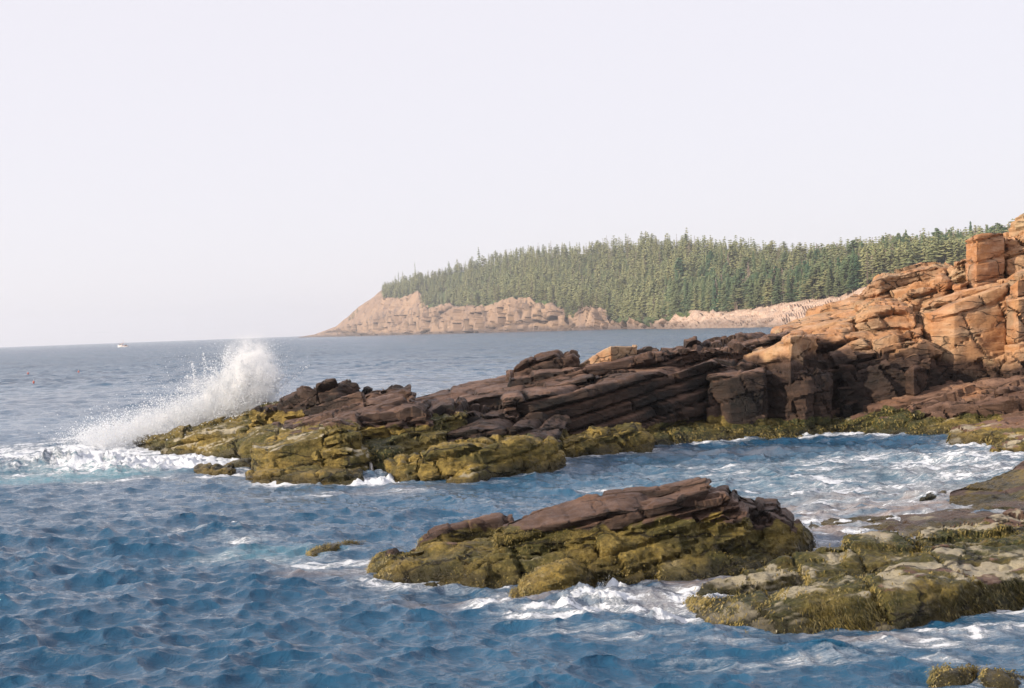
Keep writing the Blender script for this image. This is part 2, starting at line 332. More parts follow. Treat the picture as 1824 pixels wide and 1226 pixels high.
# --- centre rock (foreground, golden weed belly under dark slabs)
rock('rock_outcrop', 'dark brown slabbed rock with golden seaweed belly, alone in the water before the long ledge', 'rock', [
    # belly
    X(st=[(668, 1018, 1033, 23.2), (740, 1002, 1047, 22.3), (830, 992, 1052, 22.0), (960, 978, 1050, 21.9), (1100, 958, 1040, 22.0), (1230, 940, 1028, 22.3), (1330, 930, 1010, 22.8), (1395, 938, 992, 23.5), (1432, 962, 990, 24.0)],
      w=[.5, .9, 1.2, 1.6, 2.0, 2.2, 2.0, 1.2, .7], rise=.10, lean=.5, blk=.07, rough=.07, soft=2, res=.038, bs=(1.6, 1.2, .4)),
    X(st=[(690, 1008, 1030, 23.4), (760, 986, 1010, 23.0), (860, 975, 1005, 22.8), (980, 960, 1000, 22.8)], w=[.4, .7, .9, 1.2], rise=.05, lean=.3, blk=.05, rough=.10, soft=4, res=.038),
    # long top slab
    X(st=[(880, 952, 985, 22.8), (1000, 930, 975, 22.7), (1085, 912, 965, 22.7), (1180, 899, 960, 22.8), (1262, 872, 945, 23.1)], w=[.5, .9, 1.0, .9, .7], rise=.12, lean=.12, blk=.05, rough=.04, soft=1, res=.038, bs=(1.9, 1.4, .30)),
    X(st=[(930, 940, 990, 22.9), (1080, 902, 950, 23.2), (1180, 888, 930, 23.3), (1268, 864, 930, 23.4)], w=[.8, 1.0, .9, .6], rise=.08, lean=.1, blk=.05, rough=.05, soft=2, res=.038),
    # layered strata to the right
    X(st=[(1120, 940, 990, 22.6), (1210, 912, 985, 22.7), (1290, 886, 975, 22.9), (1326, 906, 960, 23.1)], w=1.4, rise=.05, lean=.15, blk=.08, rough=.05, soft=2, res=.038, bs=(1.2, .9, .2)),
    X(st=[(1060, 955, 1000, 22.5), (1180, 938, 985, 22.5), (1280, 915, 975, 22.7), (1334, 920, 965, 22.9)], w=1.4, rise=.05, lean=.12, blk=.06, rough=.05, soft=2, res=.038, bs=(1.2, .9, .2)),
    X(st=[(1310, 905, 960, 23.6), (1345, 903, 955, 23.8), (1388, 906, 960, 24.1)], w=1.0, rise=.05, lean=.1, blk=.05, rough=.05, soft=2, res=.038),
    X(st=[(1360, 925, 965, 23.4), (1400, 920, 960, 23.5), (1416, 930, 960, 23.6)], w=.9, rise=.05, lean=.1, blk=.04, rough=.05, soft=3, res=.038),
    X(st=[(1400, 938, 990, 23.5), (1425, 936, 985, 23.8), (1444, 965, 985, 24.1)], w=.8, rise=0, lean=.12, blk=.05, rough=.06, soft=3, res=.038),
    # back left slab
    X(st=[(748, 972, 1000, 23.9), (790, 946, 990, 24.1), (850, 930, 975, 24.4), (918, 922, 965, 24.6)], w=[.3, .5, .6, .5], rise=.06, lean=.15, blk=.04, rough=.05, soft=3, res=.038),
    # low shelf at the right foot
    X(st=[(1175, 1010, 1030, 21.9), (1260, 998, 1027, 22.0), (1340, 985, 1008, 22.6), (1400, 972, 994, 23.3)], w=1.0, rise=.08, lean=.25, blk=.03, rough=.07, soft=4, res=.038),
    X(st=[(662, 1022, 1036, 23.1), (720, 1003, 1046, 22.4), (800, 1000, 1050, 22.1), (870, 1010, 1055, 21.8)], w=[.4, .5, .6, .6], rise=.0, lean=.35, blk=.04, rough=.10, soft=4, res=.038),
], wz=.80, dz=(4, 5), olive_shadow=.35, red=.6, barn_skylight=.3, black=.6, wfun=lambda V: .38*ss(23.0, 23.9, V[:, 1]))
rock('boulder', 'small rounded boulder shaggy with golden weed beside the whitest foam', 'boulder', [
    X(st=[(918, 1052, 1066, 20.9), (950, 1028, 1070, 20.7), (1000, 1008, 1068, 20.7), (1045, 1014, 1064, 20.9), (1062, 1040, 1060, 21.1)], w=[.5, .9, 1.0, .9, .5], rise=.0, lean=.30, blk=.03, rough=.08, soft=8, res=.04)], wz=1.2, barn_skylight=.45)
rock('boulder', 'low weedy rock just breaking the surface left of the golden bellied rock', 'rock', [
    X(st=[(550, 990, 997, 25.6), (580, 976, 992, 26.0), (625, 967, 985, 26.6), (662, 970, 980, 27.1)], w=[.4, .6, .5, .3], rise=0, lean=.2, blk=.02, rough=.04, soft=6, res=.04, ext=.4)], wz=1.2, barn_skylight=.3)
# --- near shelf at the right
rock('rock_shelf', 'wide low rock shelf in the right foreground, shaggy olive seaweed over its front edge', 'rock', [
    X(st=[(1321, 1118, 1126, 18.1), (1406, 1084, 1131, 17.9), (1520, 1066, 1132, 17.9), (1604, 1054, 1124, 18.05), (1690, 1042, 1108, 18.4), (1766, 1028, 1094, 18.8), (1860, 1014, 1082, 19.2)],
      w=[.6, 1.0, 1.8, 2.6, 3, 3, 3], rise=.06, lean=.28, blk=.035, rough=.09, soft=4, res=.038, bs=(2.2, 1.6, .35)),
    X(st=[(1232, 1086, 1092, 19.5), (1270, 1088, 1112, 18.7), (1330, 1080, 1124, 18.3), (1420, 1068, 1110, 18.6), (1500, 1056, 1100, 18.8)], w=[.3, .5, .8, 1.2, 1.4], rise=.04, lean=.4, blk=.03, rough=.05, soft=5, res=.038),
    X(st=[(1250, 1056, 1062, 20.4), (1340, 1038, 1058, 20.5), (1448, 1012, 1046, 20.9), (1533, 994, 1034, 21.3), (1600, 986, 1024, 21.6)], w=[.5, .8, .9, 1.0, 1.2], rise=.06, lean=.15, blk=.05, rough=.07, soft=3, res=.038),
    X(st=[(1440, 1034, 1050, 19.9), (1530, 1026, 1046, 20.0), (1600, 1030, 1046, 20.1)], w=1.2, rise=.05, lean=.35, blk=.03, rough=.05, soft=4, res=.038),
    X(st=[(1510, 1008, 1032, 20.8), (1570, 1004, 1030, 20.8), (1626, 1004, 1030, 20.9)], w=[1.6, 1.8, 1.8], rise=.18, lean=.06, blk=.05, rough=.05, soft=2, res=.038),
    X(st=[(1640, 993, 1030, 20.9), (1700, 983, 1020, 21.2), (1760, 976, 1010, 21.5), (1860, 963, 1000, 22.0)], w=2.2, rise=.12, lean=.2, blk=.07, rough=.09, soft=3, res=.038, bs=(.9, .8, .3)),
    X(st=[(1660, 1028, 1050, 19.6), (1720, 1012, 1046, 19.6), (1780, 1018, 1044, 19.8)], w=1.0, rise=0, lean=.25, blk=.04, rough=.09, soft=6, res=.038),
    X(st=[(1600, 980, 1000, 22.4), (1680, 970, 990, 22.6), (1760, 956, 980, 23.2), (1860, 953, 970, 23.8)], w=1.2, rise=.04, lean=.25, blk=.05, rough=.07, soft=3, res=.05),
], wz=.56, dz=(4, 5), red=.9, barn_skylight=.9, black=.0, olive_shadow=.75)
rock('rock_slab', 'smooth wet greenish brown slab sloping out of the pool below the cliff', 'rock', [
    X(st=[(1690, 900, 906, 28.8), (1740, 896, 910, 28.7), (1790, 894, 912, 28.5), (1880, 874, 912, 28.3)], w=[.8, 2.2, 5.0, 8.5], rise=.20, lean=.3, blk=.02, rough=.03, soft=3, res=.06, bs=(2.5, 2, .8))],
    wz=.25, dz=(4, 5), red=.25, barn_skylight=.15, black=0)
rock('rock_slab', 'small brown wet slab between the greenish slab and the seaweed shelf', 'rock', [
    X(st=[(1745, 962, 968, 25.8), (1790, 948, 968, 25.6), (1880, 925, 966, 25.2)], w=[.5, .9, 1.6], rise=.06, lean=.3, blk=.03, rough=.04, soft=3, res=.05)],
    wz=.3, dz=(4, 5), red=.5, barn_skylight=.3)
for (a, lab) in (([(1636, 888, 892, 30.3), (1652, 881, 890, 30.5), (1685, 879, 885, 31.2)], 'small brown stone awash just left of the wet pool slab'),
                 ([(1606, 948, 958, 26.9), (1628, 940, 955, 27.1), (1656, 936, 950, 27.5)], 'small dark stone awash behind the seaweed shelf')):
    rock('stone', lab, 'stone', [X(st=a, w=.5, rise=.02, lean=.15, blk=.03, rough=.06, soft=4, res=.05, ext=.3)], wz=.15, barn_skylight=.3, dz=(4, 5), group=None)
# --- flat washed rock behind (shallow wash area)
rock('rock_flat', 'almost awash pinkish rock flat streaked with foam between the pool and the seaweed shelf', 'rock', [
    X(st=[(1440, 944, 949, 26.6), (1540, 936, 954, 26.2), (1660, 933, 962, 25.4), (1860, 918, 955, 25.8)], w=[1.0, 1.5, 2.2, 3], rise=.0, lean=.8, blk=.025, rough=.05, soft=5, res=.06, ext=.3)],
    wz=.0, dz=(4, 5), red=1.0, barn_skylight=.8)

# --- the long ledge (promontory), left to right
rock('ledge_tip', 'low golden weedy lobes of rock at the seaward tip where the wave breaks', 'rock', [
    X(st=[(238, 790, 797, 53.5), (262, 782, 806, 51.5), (300, 777, 812, 50.5), (330, 770, 808, 50)], w=1.8, rise=.05, lean=.3, blk=.07, rough=.09, soft=4, res=.075),
    X(st=[(290, 786, 812, 49.8), (340, 775, 815, 49), (400, 770, 812, 48.5), (440, 764, 800, 48)], w=2.2, rise=.1, lean=.35, blk=.07, rough=.1, soft=4),
    X(st=[(350, 800, 815, 48.2), (400, 788, 815, 47), (440, 780, 812, 46)], w=1.6, rise=.1, lean=.35, blk=.05, rough=.1, soft=6),
    X(st=[(320, 772, 795, 51), (370, 762, 790, 50.5), (430, 757, 785, 50), (480, 750, 780, 49)], w=2.4, rise=.1, lean=.25, blk=.08, rough=.09, soft=4),
    X(st=[(350, 762, 782, 52), (400, 748, 775, 51.5), (450, 735, 770, 51), (520, 722, 770, 50)], w=3, rise=.1, lean=.3, blk=.09, rough=.1, soft=4),
    X(st=[(425, 790, 806, 45.5), (470, 770, 800, 45), (530, 762, 795, 44.5), (590, 755, 790, 44)], w=2.4, rise=.1, lean=.3, blk=.06, rough=.09, soft=4),
], wz=1.75, dz=(4, 5), barn_skylight=.6, olive_shadow=.5)
rock('rock_hump', 'dark brown hump of rock rising right of the splash', 'rock', [
    X(st=[(455, 742, 775, 48.5), (500, 722, 775, 48), (545, 702, 770, 47.5), (575, 684, 760, 47.5), (600, 679, 750, 47.5), (637, 684, 740, 48)], w=[2.0, 2.2, 2.2, 1.6, 1.4, 1.2], rise=.05, lean=.45, blk=.15, rough=.13, soft=3, bs=(1.7, 1.3, .7)),
    X(st=[(640, 700, 740, 48.6), (655, 688, 735, 48.8), (668, 700, 735, 49)], w=1.0, rise=0, lean=.1, blk=.1, rough=.08, soft=2),
    X(st=[(655, 710, 745, 48), (690, 692, 740, 48.2), (715, 700, 740, 48.6)], w=1.6, rise=.0, lean=.3, blk=.12, rough=.08, soft=2)],
    wz=1.45, dz=(4, 5), barn_skylight=.1, black=.8)
rock('layered_rock', 'stack of thin brown tilted rock layers with golden weed below, behind the square block', 'rock', [
    X(st=[(545, 742, 785, 45.5), (600, 730, 780, 45.4), (660, 712, 775, 45.4), (735, 696, 770, 46)], w=2.6, rise=.2, lean=.3, blk=.13, fine=.2, rough=.05, bs=(3.4, 1.8, .26)),
    X(st=[(575, 762, 800, 44.2), (640, 742, 790, 44.2), (700, 722, 780, 44.4), (738, 708, 775, 44.8)], w=2.0, rise=.12, lean=.3, blk=.13, fine=.2, rough=.05, bs=(3.4, 1.8, .26)),
    X(st=[(486, 768, 790, 45), (560, 750, 790, 44.5), (620, 742, 785, 44.2), (660, 738, 780, 44)], w=2.2, rise=.15, lean=.35, blk=.10, rough=.08, soft=3),
    X(st=[(578, 764, 800, 42.8), (615, 752, 795, 42.6), (680, 742, 795, 42.6), (765, 732, 795, 42.8)], w=2.2, rise=.12, lean=.2, blk=.12, rough=.08, soft=2, bs=(2.2, 1.4, .4)),
    X(st=[(470, 790, 812, 43.2), (520, 775, 808, 43.2), (575, 766, 806, 43.2), (640, 764, 806, 43)], w=2.6, rise=.12, lean=.3, blk=.05, rough=.08, soft=4)],
    wz=1.1, dz=(4, 5), barn_skylight=.3, black=.6, red=.5)
rock('square_rock', 'big square cut block of golden weedy rock with a flat wet top', 'rock', [
    X(st=[(449, 796, 848, 41.6), (478, 804, 856, 40.4), (530, 787, 852, 40.4), (578, 774, 848, 40.4)], w=[2.2, 2.8, 3.0, 3.0], rise=.02, lean=.05, fine=.15, blk=.03, rough=.035, soft=1, res=.06, bs=(1.5, 1.3, .5)),
    X(st=[(575, 768, 848, 40.2), (600, 757, 848, 40.1), (640, 768, 848, 40.3), (645, 800, 848, 40.4)], w=2.0, rise=.1, lean=.15, blk=.08, rough=.06, soft=2, res=.06),
    X(st=[(560, 806, 848, 40), (620, 800, 850, 39.8), (658, 806, 850, 40)], w=1.6, rise=.08, lean=.12, blk=.06, rough=.06, soft=3, res=.06)],
    wz=1.35, dz=(4, 5), barn_skylight=.8, red=.3, olive_shadow=.25)
rock('low_rock', 'long low dark weedy rock in the water at the foot of the square block', 'rock', [
    X(st=[(440, 850, 858, 39), (475, 842, 860, 38.6), (510, 843, 862, 38.3), (575, 838, 863, 38), (645, 845, 860, 38)], w=1.4, rise=.03, lean=.2, blk=.05, rough=.07, soft=4, res=.06)], wz=1.6, barn_skylight=.25)
rock('low_rock', 'low pale weedy rock left of the square cut block, white water around it', 'rock', [
    X(st=[(346, 838, 842, 42.2), (380, 830, 846, 41.6), (417, 832, 844, 41.8)], w=1.3, rise=.02, lean=.3, blk=.04, rough=.07, soft=5, res=.06)], wz=1.6, barn_skylight=.35)
rock('low_rock', 'small dark rounded weedy rock pressed against the left corner of the square block', 'rock', [
    X(st=[(412, 830, 838, 43), (428, 821, 838, 42.8), (450, 826, 838, 42.8)], w=1.0, rise=.0, lean=.2, blk=.03, rough=.06, soft=5, res=.06)], wz=1.6, barn_skylight=.2)
rock('weedy_wall', 'green weedy step of rock between the square block and the golden boulders', 'rock', [
    X(st=[(645, 790, 845, 41.6), (700, 785, 848, 41.2), (730, 778, 848, 41.6), (800, 771, 845, 42.2)], w=2.0, rise=.15, lean=.4, blk=.06, rough=.09, soft=4),
    X(st=[(655, 800, 850, 40.5), (690, 796, 850, 40.3), (720, 800, 850, 40.6)], w=1.5, rise=.1, lean=.3, blk=.04, rough=.08, soft=6),
    X(st=[(640, 755, 800, 43.2), (720, 748, 798, 43), (790, 742, 796, 43.2), (830, 742, 790, 44)], w=2, rise=.15, lean=.2, blk=.09, rough=.08, soft=3)],
    wz=1.5, dz=(4, 5), barn_skylight=.35, black=.3, olive_shadow=.9)
rock('boulder', 'rounded golden boulder left of the largest golden boulder at the waterline of the long ledge', 'boulder', [
    X(st=[(692, 826, 852, 38.3), (715, 816, 857, 37.9), (748, 818, 857, 38)], w=1.4, rise=.05, lean=.2, blk=.05, rough=.07, soft=6, res=.06)], wz=1.7, barn_skylight=.25)
rock('boulder', 'largest golden boulder, cracked and domed, on the waterline below the long ledge', 'boulder', [
    X(st=[(738, 845, 860, 37.8), (760, 806, 861, 37.7), (800, 796, 861, 37.7), (860, 792, 859, 37.9), (930, 786, 852, 38.5), (990, 788, 838, 39.7), (1003, 812, 835, 40)], w=[1.2, 1.6, 1.8, 2.2, 2.2, 1.8, 1.2], rise=.08, lean=.28, blk=.07, rough=.08, soft=4, res=.055, bs=(1.6, 1.3, .55))], wz=1.5, barn_skylight=.15, dz=(4, 5))
rock('wedge_rock', 'long low pale golden wedge along the front of the largest golden boulder', 'rock', [
    X(st=[(795, 856, 862, 37.3), (840, 836, 860, 37.2), (885, 826, 852, 37.9), (932, 818, 846, 38.6)], w=.9, rise=.05, lean=.15, blk=.03, rough=.05, soft=3, res=.055)], wz=1.6, barn_skylight=.55)
rock('small_block', 'small pale golden block at the right end of the low golden wedge', 'rock', [
    X(st=[(934, 822, 842, 38.7), (955, 816, 841, 38.9), (977, 818, 838, 39.3)], w=.8, rise=.03, lean=.12, blk=.03, rough=.05, soft=4, res=.055)], wz=1.6, barn_skylight=.45)
rock('wedge_rock', 'flat topped golden wedge of rock with a brown cap, right of the largest golden boulder', 'rock', [
    X(st=[(1000, 788, 812, 42.6), (1040, 778, 808, 43.2), (1090, 770, 806, 43.8), (1130, 762, 804, 44.2), (1168, 786, 800, 44.8)], w=[1.2, 1.6, 1.8, 1.8, 1.2], rise=.12, lean=.22, blk=.07, rough=.07, soft=3, res=.06)], wz=1.02, barn_skylight=.2, dz=(4, 5), red=.4)
rock('bench_rock', 'dark broken rock benches with green weed patches under the middle of the long ledge', 'rock', [
    X(st=[(755, 745, 800, 44.2), (800, 725, 795, 44.2), (860, 738, 790, 44), (925, 742, 790, 44.5)], w=2.4, rise=.15, lean=.25, blk=.12, fine=.2, rough=.06, bs=(2.6, 1.6, .35)),
    X(st=[(780, 770, 812, 42.4), (850, 760, 808, 42), (920, 756, 806, 42.2), (1010, 760, 800, 43.5)], w=2.4, rise=.15, lean=.3, blk=.10, fine=.2, rough=.06, bs=(2.6, 1.6, .4)),
    X(st=[(895, 785, 815, 41), (950, 778, 815, 41), (1000, 784, 812, 41.6)], w=2, rise=.15, lean=.3, blk=.08, rough=.08, soft=3),
    X(st=[(990, 784, 800, 45.2), (1080, 776, 796, 46.2), (1180, 774, 795, 46.7)], w=1.5, rise=.1, lean=.5, blk=.08, rough=.08, soft=3)],
    wz=.72, dz=(4, 5), barn_skylight=.1, black=.8, olive_shadow=.8)
rock('long_ledge', 'long dark ledge of tilted rock running from the cliff seaward, its wall shaded', 'rock ledge', [
    # sloping back sheet
    X(st=[(735, 738, 775, 46), (800, 722, 770, 46.3), (870, 706, 765, 46.8), (930, 693, 760, 47.2), (1000, 690, 755, 47.5)], w=[4.5, 5.5, 6, 5.5, 5], rise=.36, lean=.35, blk=.07, fine=.2, rough=.06, bs=(3.8, 2.2, .4)),
    X(st=[(905, 672, 712, 48.6), (950, 668, 708, 48.8), (1050, 657, 700, 49.2), (1128, 643, 690, 49.6)], w=3.2, rise=.10, lean=.1, blk=.10, fine=.2, rough=.05, bs=(3.2, 2, .5)),
    X(st=[(905, 700, 740, 47), (990, 685, 735, 47.4), (1070, 672, 730, 47.8), (1130, 670, 730, 48.2)], w=2.2, rise=.1, lean=.12, blk=.12, fine=.2, rough=.05, bs=(3.2, 2, .4)),
    # dark wall, receding to the right
    X(st=[(900, 716, 780, 45.2), (960, 705, 780, 45.6), (1040, 694, 783, 46.2), (1131, 676, 786, 47.3), (1200, 662, 790, 48.4), (1266, 644, 785, 49.4), (1320, 650, 780, 50.2), (1360, 660, 775, 50.8)], w=[3, 3, 3, 3, 3, 3, 3, 3], rise=.2, lean=.15, blk=.13, fine=.2, rough=.07, bs=(5.0, 3.0, .5)),
    X(st=[(1120, 640, 690, 49.5), (1180, 632, 690, 49.9), (1240, 622, 680, 50.5), (1300, 622, 680, 51.2), (1345, 615, 680, 51.8)], w=3.5, rise=.1, lean=.1, blk=.14, rough=.08, soft=1, bs=(1.4, 1.2, .5)),
    X(st=[(1215, 618, 660, 52.2), (1240, 610, 660, 52.4), (1262, 612, 660, 52.8)], w=1.2, rise=0, lean=.2, blk=.12, rough=.08, soft=2),
    X(st=[(1255, 626, 680, 52.6), (1320, 612, 680, 53), (1400, 600, 680, 53.6), (1500, 590, 680, 54)], w=4, rise=.3, lean=.2, blk=.12, rough=.09, soft=2, bs=(1.8, 1.4, .4)),
    X(st=[(1260, 672, 760, 48.6), (1300, 668, 770, 48.2), (1362, 662, 775, 48.4), (1366, 700, 775, 48.8)], w=2.2, rise=.1, lean=.12, blk=.06, rough=.05, soft=1, bs=(2, 1.6, .9)),
], wz=.5, dz=(3.2, 4.2), olive_shadow=1.0, barn_skylight=.1, black=.75, red=.9, org=lambda V: ss(10.0, 13.5, V[:, 0])*ss(1.9, 2.7, V[:, 2])*2.2)
rock('boulder', 'dark flat slab boulder on the ledge crest, left of the squared tan block', 'boulder', [
    X(st=[(905, 662, 676, 50.6), (935, 645, 674, 50.5), (985, 632, 668, 50.6), (1022, 632, 664, 50.9), (1030, 640, 660, 51.1)], w=[1.0, 1.5, 1.6, 1.4, 1.0], rise=.05, lean=.12, blk=.09, rough=.07, soft=2, res=.06, ext=.3, bs=(1.3, 1, .35))],
    wz=-9, dz=(6, 7), black=.5, barn_skylight=0, red=.3)
rock('boulder', 'squared tan block perched on the ledge crest, its left face sunlit', 'boulder', [
    X(st=[(1026, 655, 664, 52.2), (1056, 636, 666, 51.0), (1088, 617, 668, 50.0), (1110, 618, 664, 50.9), (1134, 617, 660, 51.6)], w=[.8, 1.2, 1.5, 1.3, 1.0], rise=.02, lean=.05, blk=.015, fine=.1, rough=.025, soft=1, res=.055, ext=.3)],
    wz=-9, dz=(2.0, 2.6), black=0, barn_skylight=0, pale=.45, org=lambda V: V[:, 0]*0+.5)
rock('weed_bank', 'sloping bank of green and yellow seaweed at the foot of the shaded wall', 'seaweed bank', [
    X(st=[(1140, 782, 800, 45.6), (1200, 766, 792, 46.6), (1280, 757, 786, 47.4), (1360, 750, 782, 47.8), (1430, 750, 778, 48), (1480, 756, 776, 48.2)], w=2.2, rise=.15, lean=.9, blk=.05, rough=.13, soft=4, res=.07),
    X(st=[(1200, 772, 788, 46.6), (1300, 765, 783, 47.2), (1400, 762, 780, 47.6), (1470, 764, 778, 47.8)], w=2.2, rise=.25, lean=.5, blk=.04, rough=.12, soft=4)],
    wz=2.2, dz=(4, 5), barn_skylight=.02, olive_shadow=1.6)  # strong dark olive here paints the bank as lying in shade
rock('buttress', 'buttress with bright sunlit left face and dark right side, joining ledge and cliff', 'rock buttress', [
    X(st=[(1288, 640, 668, 52.4), (1330, 636, 672, 51.4), (1378, 622, 676, 50.2), (1408, 602, 700, 48.6), (1428, 598, 725, 49.6), (1456, 602, 725, 51.2)], w=[1.5, 2, 2.4, 2.6, 2.4, 2], rise=.1, lean=.15, blk=.05, rough=.06, soft=1, bs=(2, 1.5, .8)),
    X(st=[(1355, 665, 770, 49.4), (1400, 662, 772, 48.6), (1436, 660, 772, 48.4), (1480, 668, 770, 49)], w=2.0, rise=.1, lean=.25, blk=.1, rough=.07, soft=1, bs=(1.8, 1.5, .8))],
    wz=.42, olive_shadow=.9, dz=(2.3, 2.9), black=.55, pale=.4, barn_skylight=0)
# --- the cliff
rock('cliff', 'tall orange granite cliff at the right edge, stepped in big blocks above the shore', 'cliff', [
    # shaded lower wall
    X(st=[(1440, 640, 765, 50.2), (1500, 632, 760, 50), (1560, 618, 745, 50), (1620, 606, 730, 50.4), (1690, 640, 710, 50.8), (1760, 650, 700, 51)], w=3, rise=.3, lean=.35, blk=.17, fine=.2, rough=.05, bs=(1.5, 1.2, .9)),
    X(st=[(1450, 604, 660, 52), (1500, 600, 660, 51.6), (1560, 598, 650, 51.4), (1640, 588, 650, 51.4)], w=3, rise=.4, lean=.3, blk=.14, fine=.25, rough=.07, bs=(1.4, 1.2, .5)),
    X(st=[(1500, 668, 730, 49.6), (1580, 650, 720, 49.6), (1660, 640, 705, 49.8)], w=1.4, rise=.2, lean=.35, blk=.15, fine=.2, rough=.05, bs=(1.2, 1.1, .7)),
    # smooth slope to the left
    X(st=[(1376, 606, 640, 54.2), (1440, 584, 630, 54.2), (1500, 572, 625, 54), (1560, 556, 620, 53.8)], w=3.5, rise=.5, lean=.5, blk=.07, fine=.15, rough=.08, soft=1, bs=(2.4, 1.8, .6)),
    X(st=[(1420, 590, 620, 56), (1470, 562, 620, 56), (1525, 550, 620, 55.6), (1570, 540, 610, 55.4)], w=3, rise=.5, lean=.4, blk=.10, rough=.09, soft=2, bs=(1.6, 1.4, .6)),
    # pale broken band
    X(st=[(1528, 566, 612, 53), (1560, 550, 608, 52.6), (1600, 552, 606, 52.4), (1632, 556, 606, 52.2)], w=2.4, rise=.35, lean=.25, blk=.12, rough=.08, soft=1, bs=(1.1, 1, .7)),
    # upper ridge
    X(st=[(1520, 540, 590, 57), (1545, 512, 580, 56.8), (1568, 493, 575, 56.6), (1600, 492, 570, 57), (1640, 480, 560, 57.2), (1680, 472, 555, 57.2), (1690, 480, 550, 57.4)], w=3.5, rise=.2, lean=.3, blk=.14, rough=.09, soft=1, bs=(1.6, 1.3, .7)),
    X(st=[(1560, 552, 580, 54.6), (1600, 532, 575, 54.4), (1632, 514, 570, 54.4), (1680, 500, 560, 54.6), (1700, 512, 560, 55), (1745, 508, 560, 55.4)], w=3, rise=.4, lean=.4, blk=.16, rough=.09, soft=2, bs=(1.3, 1.2, .8)),
    # the large wall
    X(st=[(1626, 560, 625, 53.4), (1658, 556, 650, 51.6), (1700, 541, 668, 51), (1760, 520, 668, 51.2), (1795, 506, 665, 51.4)], w=4.0, rise=.2, lean=.35, fine=.12, blk=.07, rough=.08, soft=1, bs=(2.4, 1.8, 1.4)),
    X(st=[(1797, 510, 668, 50.6), (1812, 498, 670, 50.0), (1830, 492, 672, 50.2), (1900, 470, 676, 50.6)], w=5, rise=.4, lean=.4, fine=.12, blk=.10, rough=.08, soft=1, bs=(1.4, 1.4, 1.4)),
    X(st=[(1640, 548, 585, 53), (1720, 524, 570, 52.8), (1800, 500, 550, 52.8), (1880, 478, 540, 53)], w=2.0, rise=.1, lean=.2, blk=.10, rough=.08, soft=1, bs=(2.4, 1.8, .5)),
    X(st=[(1770, 655, 690, 49.8), (1810, 630, 690, 49.4), (1880, 600, 690, 49.4)], w=2, rise=.3, lean=.4, blk=.14, rough=.08, soft=1, bs=(1.2, 1, .8)),
    X(st=[(1600, 520, 600, 60), (1700, 500, 590, 60), (1900, 470, 560, 60)], w=8, rise=.2, lean=.3, blk=.1, rough=.1, soft=2, res=.15),
], wz=.3, dz=(1.7, 2.9), black=.75, pale=.25, barn_skylight=0, org=lambda V: (V[:, 0]-15.5)*.13)
rock('rock_block', 'tall squared orange block of three courses standing on top of the cliff', 'rock block', [
    X(st=[(1720, 430, 520, 55.4), (1738, 420, 518, 54.2), (1762, 416, 512, 54.4), (1790, 415, 506, 55)], w=[1.6, 2.2, 2.4, 2.2], rise=.0, lean=.05, fine=.05, blk=.06, rough=.05, soft=2, res=.06, ext=.4, bs=(3, 2.4, .85))],
    wz=-9, dz=(-5, -4), pale=.0, barn_skylight=0)
rock('rock_block', 'broken orange blocks wedged right of the tall squared block on the cliff top', 'rock block', [
    X(st=[(1788, 420, 505, 56), (1800, 418, 500, 55.6), (1830, 410, 500, 55.6), (1900, 405, 490, 56)], w=2.4, rise=.1, lean=.1, blk=.14, rough=.07, soft=1, ext=.4, bs=(1.1, 1, .8)),
    X(st=[(1795, 450, 500, 55), (1830, 440, 505, 54.8), (1890, 440, 500, 55)], w=1.4, rise=.1, lean=.15, blk=.10, rough=.07, soft=2, ext=.4, bs=(1.1, 1, .8))],
    wz=-9, dz=(-5, -4), pale=.25, barn_skylight=0)
rock('rock_block', 'rounded tan boulder topping the cliff at the right edge of the picture', 'boulder', [
    X(st=[(1794, 412, 425, 58), (1806, 388, 425, 57.6), (1830, 378, 425, 57.4), (1900, 372, 425, 57.6)], w=[1.5, 2.4, 3, 3], rise=0, lean=.15, blk=.05, rough=.06, soft=3, ext=.5)], wz=-9, dz=(-5, -4), pale=.5, barn_skylight=0)
rock('rock_block', 'pale pink rounded rock heap leaning against the left side of the tall squared block', 'rock block', [
    X(st=[(1684, 508, 520, 57.2), (1692, 478, 520, 56.8), (1705, 464, 520, 56.6), (1728, 458, 520, 56.8)], w=1.6, rise=0, lean=.4, blk=.09, rough=.07, soft=2, res=.06, ext=.4, bs=(1.2, 1, .35))], wz=-9, dz=(-5, -4), pale=.5, barn_skylight=0)
rock('rock_block', 'small orange cube of rock on the cliff step left of the tall squared block', 'rock block', [
    X(st=[(1698, 508, 526, 54.3), (1712, 505, 526, 54.1), (1724, 502, 524, 54.4)], w=.8, rise=0, lean=.03, blk=.04, rough=.04, soft=1, res=.05, ext=.4)], wz=-9, dz=(-5, -4), pale=0, barn_skylight=0)
rock('rock_block', 'fallen dark block with one sunlit corner at the shaded cliff foot', 'rock block', [
    X(st=[(1614, 668, 688, 49.7), (1628, 655, 689, 49.2), (1652, 656, 686, 50.2)], w=.8, rise=.05, lean=.05, blk=.04, rough=.04, soft=1, res=.05, ext=.3)], wz=-9, dz=(2.2, 2.8), pale=.3, barn_skylight=0, black=.5)
